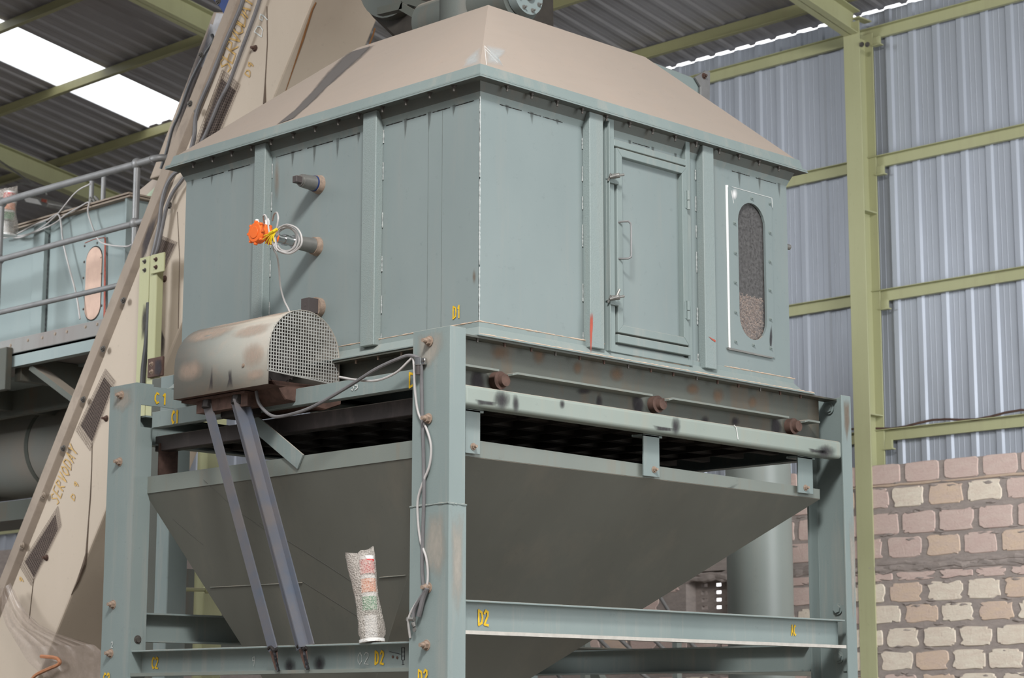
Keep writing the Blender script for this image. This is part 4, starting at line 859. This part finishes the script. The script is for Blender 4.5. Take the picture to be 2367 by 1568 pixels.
# wire mesh vents: darker punched field inside a wire border
m_mesh = plain('brown_wire_mesh', (.22, .17, .14), .8, .1, .3, 40)
for P, dk in (([(127,1190),(57,1300),(78,1335),(133,1225)],1), ([(240,872),(186,985),(212,1022),(258,895)],1), ([(512,182),(455,335),(500,318),(545,210)],1), ([(372,552),(352,592),(378,620),(403,565)],1)):
    Q = [PX(u, v, Cx-.003) for u, v in P]; t = MB(); t.slab([q+V((.0015,0,0)) for q in Q], (.002, 0, 0)); v_ = t.build('vent_opening', plain('brown_void', (.06, .045, .04), .9), body)
    m = MB(); c = sum(Q, V((0,0,0)))/4; Q2 = [c+(q-c)*1.26 for q in Q]; nl = 26; nc = 11
    for i in range(nl+1): m.tube([Q2[0].lerp(Q2[1], i/nl)+V((-.003,0,0)), Q2[3].lerp(Q2[2], i/nl)+V((-.003,0,0))], .0012, 4)
    for i in range(nc+1): m.tube([Q2[0].lerp(Q2[3], i/nc)+V((-.003,0,0)), Q2[1].lerp(Q2[2], i/nc)+V((-.003,0,0))], .0012, 4)
    m.build('wire_mesh', m_mesh, v_)
m_seam = plain('dark_oil_seam', (.10, .07, .05), .7)
def seam(P, r, mat=None, par=None, x=Cx-.002): m = MB(); m.tube([PX(u, v, x) for u, v in P], r, 6); return m.build('seam', mat or m_seam, par or body)
seam([(213,1024),(212,1080),(209,1150),(205,1200),(200,1280)], [.003,.003,.005,.004,.008]); seam([(200,1280),(195,1305),(180,1345),(165,1375)], [.008,.014,.009,.002]); seam([(78,1338),(72,1390),(68,1430)], .003)
seam([(617,15),(618,100),(613,190),(612,240)], [.003,.003,.004,.012]); 
seam([(410,490),(415,600),(412,760)], .002); 
# brown drips on the underside face
def under(u, v, off=.003):
    n = perp; a = cp(0, wd); d = V(ray(u, v)); tt = (a-V(CAM)).dot(n)/d.dot(n); return V(CAM)+d*tt+n*off
m = MB()
for P, r in (([(730,5),(722,20),(700,90),(680,150),(660,210)], [.004,.006,.007,.004,.002]), ([(866,65),(862,80),(850,110)], [.006,.006,.005])): m.tube([under(*p) for p in P], r, 6)
m.tube([under(383,1205), under(372,1240), under(358,1280), under(346,1310)], [.002,.008,.01,.004], 6)
m.build('brown_drip', plain('rusty_drip', (.22, .10, .035), .7), body)
# stencil letters
def along(u0, v0, u1, v1): return (PX(u1, v1, Cx)-PX(u0, v0, Cx))
d1 = along(130, 1165, 178, 1035); L_ = d1.length; mark('SERVODAY', PX(134, 1168, Cx-.002), d1, perp*-1, .105, m_omark, body, .075, L_/8/.105/.6, name='stencil_lettering', wid=.6)
mark('D', PX(172, 1158, Cx-.002), d1, perp*-1, .05, m_omark, body, .16); mark('9', PX(179, 1130, Cx-.002), d1, perp*-1, .05, m_omark, body, .16); mark('9', PX(52, 1350, Cx-.002), d1, perp*-1, .05, m_omark, body, .16)
d2 = along(540, 165, 590, 20); L_ = d2.length; mark('SERVODAY', PX(530, 168, Cx-.002), d2, perp*-1, .12, m_omark, body, .08, L_/6.8/.12/.8, name='stencil_lettering', wid=.8)
mark('D9', PX(605, 85, Cx-.002), d2, perp*-1, .085, m_wmark, body, .09, .9); mark('D9', PX(577, 178, Cx-.002), d2, perp*-1, .055, m_omark, body, .14, .9)
# second leg of the conveyor seen past the flange
m = MB(); C2 = 2.05
a = [PX(*p, C2) for p in ((493,28),(525,28),(440,320),(405,395),(345,414))]; m.slab(a, (.3,0,0)); m.build('return_leg', m_caseb, cs, .005)
m = MB(); a = [PX(*p, C2-.01) for p in ((486,55),(500,60),(470,160),(462,150))]; m.slab(a, (.01,0,0)); m.slab([PX(*p, C2-.012) for p in ((468,140),(500,30),(520,32),(478,165))], (.008,0,0)); m.build('pale_patch', plain('pale_sheet', (.42,.41,.42), .6), cs)
blot('black_scorch', [PX(u, v, C2-.02) for u, v in ((450,130),(480,60),(495,28),(497,70),(478,130),(425,300),(400,335),(392,320),(420,220))], m_soot, cs, (0,0,0), .6)
cable('casing_cable', [PX(u, v, Cx-.055) for u, v in ((566,-20),(555,20),(520,100),(488,180),(455,260),(448,320),(428,380))]+[PX(u, v, Cx-.06) for u, v in ((400,405),(384,432),(374,470),(368,520),(360,560),(352,592))], .0135, m_cgrey, 'dark cable along the casing nearest its bolted flange')
cable('casing_cable', [PX(u, v, Cx-.045) for u, v in ((606,-20),(590,30),(560,110),(530,190),(505,240),(480,300),(450,360),(432,400),(418,420))]+[PX(u, v, Cx-.05) for u, v in ((400,445),(385,480),(372,540),(364,575),(357,592))], .0115, m_cgrey, 'dark cable along the casing, second from the bolted flange')
cable('hanging_cable', [PX(u, v, C2-.05) for u, v in ((490,80),(492,95),(470,130),(440,190),(415,260),(398,300),(385,350),(372,390))], .011, m_cblk, 'thin black cable hanging left of the casing top')
# blue motor at the very top
t = thing('blue_motor', PX(520, 10, 1.8), 'dark blue motor housing beside the top of the beige casing', 'motor')
m = MB(); m.slab([PX(*p, 1.7) for p in ((480,-30),(520,42),(540,-30))], (.3,0,0)); m.slab([PX(*p, 1.72) for p in ((478,-15),(525,40),(520,-5),(500,-30))], (.1,0,0)); m.build('housing', m_bluep, t, .01)
# plastic bag bunched round the foot
def cloth(P, x, lab, mat):
    rr = random.Random(9); n = 18; rows = []
    for (a, b) in P:
        rows.append([PX(a[0]+(b[0]-a[0])*i/n+rr.uniform(-3, 3), a[1]+(b[1]-a[1])*i/n+rr.uniform(-4, 4), x-.04-.05*abs(math.sin(i*1.1+a[1]*.05))+rr.uniform(-.015, .015)) for i in range(n+1)])
    m = MB(); k = n+1; m.add([p for r in rows for p in r], [(i*k+j, i*k+j+1, (i+1)*k+j+1, (i+1)*k+j) for i in range(len(rows)-1) for j in range(n)])
    o = m.build('plastic_sheet', mat, None, smooth=True, label=lab, cat='plastic sheet'); s = o.modifiers.new('s', 'SUBSURF'); s.levels = 1; s.render_levels = 1; return o
cloth([((0,1362),(26,1352)), ((0,1400),(60,1420)), ((10,1450),(120,1470)), ((50,1500),(235,1490)), ((60,1530),(235,1520)), ((100,1560),(235,1550)), ((110,1590),(235,1590))], 1.35, 'clear brownish plastic sheet bunched round the foot of the beige casing', m_wrap)
m = MB(); m.tube(spline([PX(u, v, 1.22) for u, v in ((95,1518),(130,1522),(137,1535),(110,1548),(82,1562),(70,1580))], 5), [.012]*26, 6)
m.build('orange_tape', plain('orange_film', (.42, .18, .09), .4), None, smooth=True, label='crumpled orange strip in the clear plastic sheet at the lower left', cat='strip')
m = MB(); m.slab([cp(-2.55, -.2, 1.2), cp(-1.6, -.25, 1.2), cp(-1.6, .9, 1.2), cp(-2.55, .9, 1.2)], (.7,0,0)); m.build('boot_section', m_case, cs, .01)
# yellow green bracket posts in front of the casing
pp = thing('bracket_post', (1.3, 4.2, 0), 'pair of yellow green upright angles with scorched bolted cleats before the casing', 'post')
def ybox(u0, u1, v0, x, dep, z0=0): a = PX(u0, v0, x); b = PX(u1, v0, x); m = MB(); m.box(x, x+dep, b.y, a.y, z0, a.z); return m
ybox(323, 346, 597, 1.30, .02).build('upright', m_yel, pp, .003); ybox(347, 364, 592, 1.27, .05).build('upright', m_yel, pp, .004)
a = PX(349, 590, 1.255); b = PX(378, 627, 1.255); m = MB(); m.box(1.255, 1.268, b.y, a.y, b.z, a.z); k = m.build('top_cleat', m_yel, pp, .003)
for u, v in ((361,600),(361,618)): bolt(PX(u, v, 1.255), (-1,0,0), k, .011, .007, .01, m_rust)
for u, v in ((335,605),(335,625)): bolt(PX(u, v, 1.30), (-1,0,0), k, .011, .007, .01, m_bolt2)
a = PX(341, 830, 1.25); b = PX(374, 868, 1.25); m = MB(); m.box(1.25, 1.268, b.y, a.y, b.z, a.z); k = m.build('lower_cleat', m_rust, pp, .003)
for u, v in ((351,842),(351,860)): bolt(PX(u, v, 1.25), (-1,0,0), k, .011, .007, .01, m_bolt)
blot('soot', [PX(u, v, 1.245) for u, v in ((358,830),(374,828),(377,855),(368,872),(356,868))], m_soot, k, (-.003,0,0), .7)
blot('soot', [PX(u, v, 1.395) for u, v in ((362,680),(370,700),(374,760),(384,790),(380,840),(366,850),(360,760))], m_soot, body, (0,0,0), .5)
blot('soot', [PX(u, v, Cx-.037) for u, v in ((372,478),(352,540),(336,600),(322,620),(325,570),(345,510))], m_soot, fl, (0,0,0), .6)
cable('conduit', [PX(u, v, 1.28) for u, v in ((344,700),(343,740),(338,800),(332,850),(329,900))], .017, m_cblk, 'black conduit clamped between the two yellow green uprights', 5)
blot('soot', [PX(u, v, 1.298) for u, v in ((330,700),(340,690),(342,760),(338,800),(326,790),(325,740))], m_soot, pp, (0,0,0), .4)
# ================================================================== twin cooler and its platform, far left
tw = thing('second_cooler', (2.9, 6.5, 3.6), 'second blue green cooler box with pink oval window, behind the handrail far left', 'industrial cooler')
ty0, tz1 = 5.43, 5.045
m = MB(); m.box(2.0, 3.9, ty0, 8.6, 3.95, tz1); m.build('side_panels', m_bal, tw)
m = MB(); m.box(1.95, 3.95, ty0-.05, 8.65, tz1, tz1+.012); m.box(1.94, 3.95, ty0-.05, 8.65, tz1+.018, tz1+.03); m.build('top_flange', m_caseb, tw)
q = PX(112, 560, 1.99); MB().box(1.955, 2.0, q.y, q.y+.14, 3.95, tz1).build('stiffening_rib', m_bal, tw, .003); weld((1.99, q.y-.005, 4.1), (1.99, q.y-.005, 4.95), tw, None, .003, m_kmark)
MB().box(1.96, 2.0, ty0, ty0+.02, 3.95, tz1).build('corner_angle', m_bal, tw)
a = PX(195, 565, 1.985); b = PX(238, 745, 1.985); wp = MB().box(1.985, 2.0, b.y, a.y, b.z, PX(215, 556, 1.985).z).build('window_plate', m_bal, tw)
oc_ = PX(215, 655, 1.98); oy, oz, orr = oc_.y, oc_.z, abs(PX(197, 655, 1.98).y-PX(233, 655, 1.98).y)/2; h2 = abs(PX(215, 572, 1.98).z-PX(215, 738, 1.98).z)/2-orr
pts = [V((1.980, oy+orr*math.cos(math.pi*i/12), oz+h2+orr*math.sin(math.pi*i/12))) for i in range(13)]+[V((1.980, oy+orr*math.cos(math.pi+math.pi*i/12), oz-h2+orr*math.sin(math.pi+math.pi*i/12))) for i in range(13)]
MB().slab(pts, (.004, 0, 0)).build('window_pane', plain('paper_covered_pane', (.55, .38, .30), .6, 0, .15, 12), wp, label='pink brown oval pane'); MB().slab([p+V((.003,0,0)) + (V((0,p.y-oy,p.z-oz)).normalized()*.009) for p in pts], (.001,0,0)).build('gasket', m_dark, wp)
MB().slab([PX(241,550,1.982), PX(244,550,1.982), PX(243,733,1.982), PX(239,735,1.982)], (.004,0,0)).build('red_sealant_strip', m_red, wp, label='red strip down the window plate')
m = MB(); m.tube([PX(196,562,1.983), PX(218,553,1.983), PX(243,549,1.983)], .003, 5); m.build('red_line', m_red, wp)
for u, v in ((196,569),(225,562),(235,596),(235,633),(195,606),(193,643),(235,707),(193,715)): bolt(PX(u, v, 1.985), (-1,0,0), wp, .007, .005, 0, m_bolt2)
# its hood, set back from the near corner
h0 = [(2.02, ty0+.02, tz1+.03), (3.88, ty0+.02, tz1+.03), (3.88, 6.3, tz1+.03), (2.02, 6.3, tz1+.03)]; h1 = [(2.9, 5.75, tz1+.48), (3.3, 5.75, tz1+.48), (3.3, 6.1, tz1+.48), (2.9, 6.1, tz1+.48)]
m = MB()
q0 = PX(330,452,2.0); q1 = PX(400,366,2.2)
for i in range(4): j = (i+1) % 4; m.add([h0[i], h0[j], h1[j], h1[i]], [(0,1,2,3)])
MB().slab([PX(u, v, 2.2) for u, v in ((305,456),(322,440),(405,372),(405,456))], (.7, 0, 0)).build('sloping_hood', m_dust, tw)
MB().slab([PX(u, v, 2.19) for u, v in ((338,452),(384,408),(400,408),(400,456),(345,456))], (.009, 0, 0)).build('hood_cheek', plain('pale_green_paint', (.38, .44, .32), .6), tw)
mb = MB()
for u, v in ((212,425),(240,405)): p = PX(u, v, 2.5); mb.cyl((2.5, p.y, tz1+.02), (2.5, p.y, p.z+.02), .018, 10)
mb.build('vent_pipe', m_galv, tw, smooth=True)
t = thing('valve_manifold', PX(215, 467, 1.97), 'small brass valve cluster on the edge of the second cooler', 'valve')
m = MB()
for u, v in ((210,462),(218,466),(226,463),(212,470),(222,459)): p = PX(u, v, 1.97); m.cyl(p-V((0,.012,.012)), p+V((0,.012,.016)), .010, 8)
m.build('valve_body', m_pipe, t)
# platform
pf = thing('access_platform', (2.4, 6.5, 0), 'steel access platform with a grey brown kick plate beside the second cooler', 'platform')
pz = 4.083; m = MB(); m.box(1.49, 1.50, 4.86, 9.5, pz-.10, pz); k = m.build('kick_plate', m_toe, pf, .002)
for u, v in ((25,799),(65,787),(98,781),(128,772),(155,767),(198,756),(225,750)): bolt(PX(u, v, 1.49), (-1,0,0), k, .009, .006, 0, m_caseb)
m = MB(); m.box(1.50, 1.56, 4.92, 9.5, pz-.19, pz-.10); m.build('edge_channel', m_bal, pf)
m = MB(); m.box(1.5, 3.9, 4.92, 9.5, pz-.115, pz-.10); m.build('deck', m_toe, pf)
m = MB()
for y_ in (5.1, 6.0, 7.3): m.box(1.55, 3.9, y_, y_+.08, pz-.28, pz-.12)
m.box(2.3, 2.36, 4.75, 9.5, pz-.32, pz-.13); m.beam((1.6, 5.9, pz-.2), (1.6, 5.1, pz-.62), [(-.05,-.02),(.05,-.02),(.05,.02),(-.05,.02)]); m.build('joists', m_skid, pf)
for (x_, y_) in ((2.62, 8.3), (3.7, 5.4), (3.35, 7.6)): MB().box(x_, x_+.14, y_, y_+.14, 0, pz-.12).build('leg', m_frame, pf)
hr = thing('handrail', (1.55, 6, pz), 'grey galvanised tube handrail with ball joints along the platform', 'handrail')
rx = 1.55
MB().tube(spline([V((rx, 9.4, 5.10)), V((rx, 6.4, 5.10)), V((rx, 4.75, 5.078)), PX(352,368,rx), PX(378,365,rx+.05), PX(398,370,rx+.12)], 6), .0235, 12).build('top_rail', m_galv, hr, smooth=True)
MB().cyl((rx, 9.4, 4.69), (rx, 4.55, 4.685), .0205, 12).build('middle_rail', m_galv, hr, smooth=True); MB().cyl((rx, 9.4, 4.33), (rx, 4.75, 4.30), .018, 12).build('lower_rail', m_galv, hr, smooth=True)
for y_, zz in ((4.735, (5.078, 4.685)), (6.345, (5.095, 4.69))):
    MB().cyl((rx, y_, pz-.18), (rx, y_, 5.09), .0225, 12).build('post', m_galv, hr, smooth=True)
    for z_ in zz:
        u = bmesh.new(); bmesh.ops.create_uvsphere(u, u_segments=14, v_segments=10, radius=.038); mm = MB(); mm.v = [tuple(q.co+V((rx, y_, z_))) for q in u.verts]; mm.f = [tuple(q.index for q in f.verts) for f in u.faces]; mm.mi = [0]*len(mm.f); u.free(); mm.build('ball_joint', m_galv, hr, smooth=True)
m = MB(); p = PX(2, 850, 1.46); m.box(1.44, 1.49, p.y-.09, p.y+.1, p.z-.16, p.z+.13); m.build('corner_bracket', m_skid, pf, .004)
# second signal tower and loose wires
p = PX(14, 545, 1.75); q = PX(24, 440, 1.75)
signal_tower(p, q-p+V((0,0,0)), (q-p).length*1.0, 'signal tower in a cloudy bag behind the handrail at the far left edge', .045)
for P, r, lab in (([(0,552),(30,545),(80,520),(110,508),(132,496),(140,510),(146,560),(160,620),(176,680),(185,738)], .0062, 'pale thin wire hanging across the second cooler beside its window'),
             ([(10,548),(60,543),(120,520),(150,498),(185,478),(205,468),(203,490),(212,520),(226,552),(245,565),(290,570),(305,565)], .0058, 'pale thin wire looping from the valve cluster over the second cooler window'),
             ([(0,535),(40,550),(90,530),(130,498),(175,445),(209,425)], .0052, 'grey wire rising to the vent pipe of the second cooler')):
    cable('loose_wire', [PX(u, v, 1.93) for u, v in P], r, m_cable, lab, 6, grp='loose wires on the second cooler')
# floodlight under the rafter
t = thing('floodlight', PX(75, 465, 6.5), 'grey floodlight with a red label hanging below the yellow rafter', 'light')
def fb(pts, x, d): return MB().slab([PX(u, v, x) for u, v in pts], d)
fb([(48,448),(98,462),(112,470),(108,480),(60,470),(44,455)], 6.5, (.35,0,0)).build('lamp_housing', m_pipe, t, .01); fb([(52,453),(86,461),(96,474),(60,467)], 6.49, (.005,0,0)).build('lamp_glass', m_white, t); fb([(96,459),(108,462),(107,469),(95,466)], 6.485, (.004,0,0)).build('red_label', m_red, t)
MB().cyl(PX(80,428,6.55), V((6.55, 14.75, 7.95)), .012, 8).build('hanger_rod', m_pipe, t); MB().tube(spline([PX(u, v, 6.5) for u, v in ((42,452),(38,435),(48,424),(75,428),(100,435),(108,452))], 5), .012, 6).build('wire_bracket', m_pipe, t)
# drum below the platform
dr = thing('horizontal_drum', (2.9, 7.5, 3.6), 'large grey green horizontal drum under the platform at the left', 'drum')
zc, rd = 3.60, .345; m = MB(); m.cyl((2.95, 6.35, zc), (2.95, 9.5, zc), rd, 48); m.build('shell', m_drum, dr, smooth=True)
m = MB(); m.cyl((2.95, 7.55, zc), (2.95, 7.60, zc), rd+.004, 48); m.build('seam_band', m_skid, dr, smooth=True)
MB().box(2.7, 3.2, 7.0, 7.2, 0, 3.4).build('stand', m_skid, dr)
MB().box(2.7, 3.2, 6.0, 9.5, 3.05, 3.2).build('base_beam', m_skid, dr)
# ================================================================== things behind and beneath
def upright(name, u0, u1, yy, dep, mat, lab, cat, v=1300, z1=3.4, grp=None):
    a = PY(u0, v, yy).x; b = PY(u1, v, yy).x; o = MB().box(a, b, yy, yy+dep, 0, z1).build(name, mat, None, .004); return finish(o, '', lab, cat, grp)
upright('rear_column', 388, 433, 3.5, .12, m_frame, 'grey green rear column seen left of the hopper', 'column', z1=3.5)
upright('rear_column', 362, 386, 3.62, .10, m_skid, 'dark narrow column directly beside the grey green rear column', 'column', z1=3.5)
o = upright('yellow_post', 470, 514, 4.0, .1, m_yel, 'yellow green post behind the left slope of the hopper', 'post', 1400, z1=3.7)
m = MB(); a = PY(336, 1362, 3.9); b = PY(476, 1364, 3.9); m.cyl(a, b, .012, 10); c = PY(476, 1364, 3.9); m.cyl(c+V((-.01,0,0)), c+V((.02,0,0)), .022, 12); m.build('yellow_rail', m_yel, None, smooth=True, label='thin yellow pipe rail running to the yellow post', cat='rail', group='thin yellow rails')
m = MB(); m.cyl(PY(338, 1178, 3.9), PY(400, 1179, 3.9), .012, 10); m.build('yellow_rail', m_yel, None, smooth=True, label='short thin yellow pipe rail at the height of the hopper rim corner', cat='rail', group='thin yellow rails')
m = MB(); a = PY(340, 1310, 4.6); m.box(a.x, a.x+1.2, 4.6, 4.7, PY(340,1422,4.6).z-.3, a.z); m.build('dark_tank_panel', m_skid, None, label='dark panel of equipment behind the rear columns', cat='panel')
dx_ = PY(1756, 1300, 2.83).x
dp = thing('round_duct', (dx_, 2.83, 0), 'fat vertical grey green duct standing between the hopper and the brick wall', 'duct')
MB().cyl((dx_, 2.83, 0), (dx_, 2.83, 4.2), .228, 48).build('shell', m_bpipe, dp, smooth=True); MB().cyl((dx_, 2.83, 1.0), (dx_, 2.83, 1.03), .25, 40).build('flange', m_bpipe, dp, smooth=True)
o = chan_beam('x', 1.3, 5.3, 2.10, 2.16, 1.835, 1.972).build('rear_cross_beam', m_skid, None, label='dark green cross beam low behind the front beam', cat='beam')
a = PY(365, 1075, 2.03); b = PY(408, 1075, 2.03); MB().box(a.x, b.x, 2.02, 2.03, 2.66, 2.87).build('hanger_bracket', m_rust, fr, label='brown hanger bracket at the rear left')
# stair with sloping rails behind
st = thing('stair', (5.8, 4.4, 0), 'stair with thin sloping grey rails behind the front beam', 'stair')
for (a, b) in (((1518,1368),(1545,1412)), ((1385,1478),(1410,1503)), ((1432,1477),(1460,1504)), ((1512,1480),(1542,1508)), ((1592,1482),(1620,1510)), ((1290,1560),(1300,1575)), ((1490,1563),(1510,1578))):
    p, q = PY(*a, 5.0), PY(*b, 5.0); d = q-p; MB().cyl(p-d*.9, q+d*1.2, .016, 10).build('sloping_rail', m_galv, st, smooth=True)
for u in (1358, 1570): p = PY(u, 1490, 5.05); MB().box(p.x-.03, p.x+.03, 5.05, 5.10, 0, PY(u, 1478, 5.05).z).build('rail_post', m_bpipe, st)
MB().beam(PY(1335,1470,5.2), PY(1400,1600,5.2), [(-.05,-.03),(.05,-.03),(.05,.03),(-.05,.03)]).build('stringer', m_bpipe, st)
# ================================================================== on top of the hood
tv = thing('rotary_valve', (1.07, .93, 4.86), 'grey green rotary valve with a bolted round cover above the hood', 'valve')
f = PY(1222, -12, .55); m = MB(); m.cyl((f.x, .55, f.z), (f.x, .60, f.z), .098, 40); pl_ = m.build('round_cover', m_body, tv, smooth=True)
m = MB(); m.cyl((f.x, .535, f.z), (f.x, .55, f.z), .03, 20); m.build('shaft_cap', m_pipe, pl_, smooth=True)
m = MB(); m.cyl((f.x-.0, .605, f.z), (f.x-.0, 1.25, f.z), .125, 40); m.build('casing', m_shade_grime, tv, smooth=True)
for i in range(8): a = i*math.pi/4+.35; bolt((f.x+.078*math.cos(a), .55, f.z+.078*math.sin(a)), (0,-1,0), pl_, .009, .008, .012, m_pipe)
m = MB(); m.box(.70, 1.45, .62, 1.25, 4.862, 4.90); m.box(.92, .99, .66, 1.2, 4.90, 5.15); m.build('mounting_flange', m_shade_grime, tv)
q_ = PY(1070, 0, .95); m = MB(); m.cyl((q_.x, .95, 4.87), (q_.x, .95, 5.4), .115, 28); m.build('inlet_pipe', m_shade_grime, tv, smooth=True)
dg = thing('overhead_screw', (1, 2, 5.3), 'dark round bodied screw conveyor above the hood at the top edge', 'conveyor')
m = MB(); a = PX(905, -60, 1.1); m.cyl(a+V((0,0,.02)), a+V((-.0,.02,-.0))+V((.9,-.0,.0)), .26, 36); m.build('trough', m_shade_grime, dg, smooth=True)
m = MB(); m.slab([PX(u, v, 1.15) for u, v in ((815,-60),(824,-10),(836,12),(856,38),(912,92),(1130,40),(1130,-60))], (.5,0,0)); m.build('cradle', m_grate, dg, .02)
m = MB()
for a_, b_, q_ in (((905,-12),(1075,42),.018), ((925,14),(1010,62),.012), ((872,26),(930,12),.014)):
    m.beam(PX(*a_, .93), PX(*b_, .93), [(-.020,-.003),(.020,-.003),(.020,.003),(-.020,.003)], (1,0,0)); m.beam(PX(*a_, .93), PX(*b_, .93), [(-.020,.0),(-.016,.0),(-.016,.04),(-.020,.04)], (1,0,0))
m.build('support_angles', m_skid, dg)
yy = 1.2; P = [PY(u, v, yy) for u, v in ((1500,140),(1606,181),(1638,183),(1638,420),(1500,420))]; MB().slab(P, (0,.5,0)).build('side_duct', m_frame, co, .003)
MB().slab([PY(u, v, yy-.02) for u, v in ((1607,178),(1632,163),(1642,166),(1640,300),(1620,300),(1620,200))], (0,.015,0)).build('duct_flange', m_galv, co, .002); bolt(PY(1627,176,yy-.02), (0,-1,0), co, .014, .012, .01, m_rust)
m = MB(); p = PX(1824, 568, 2.16); m.cyl((2.15, .02, p.z), (2.19, .02, p.z), .014, 12); m.build('side_knob', m_pipe, co)
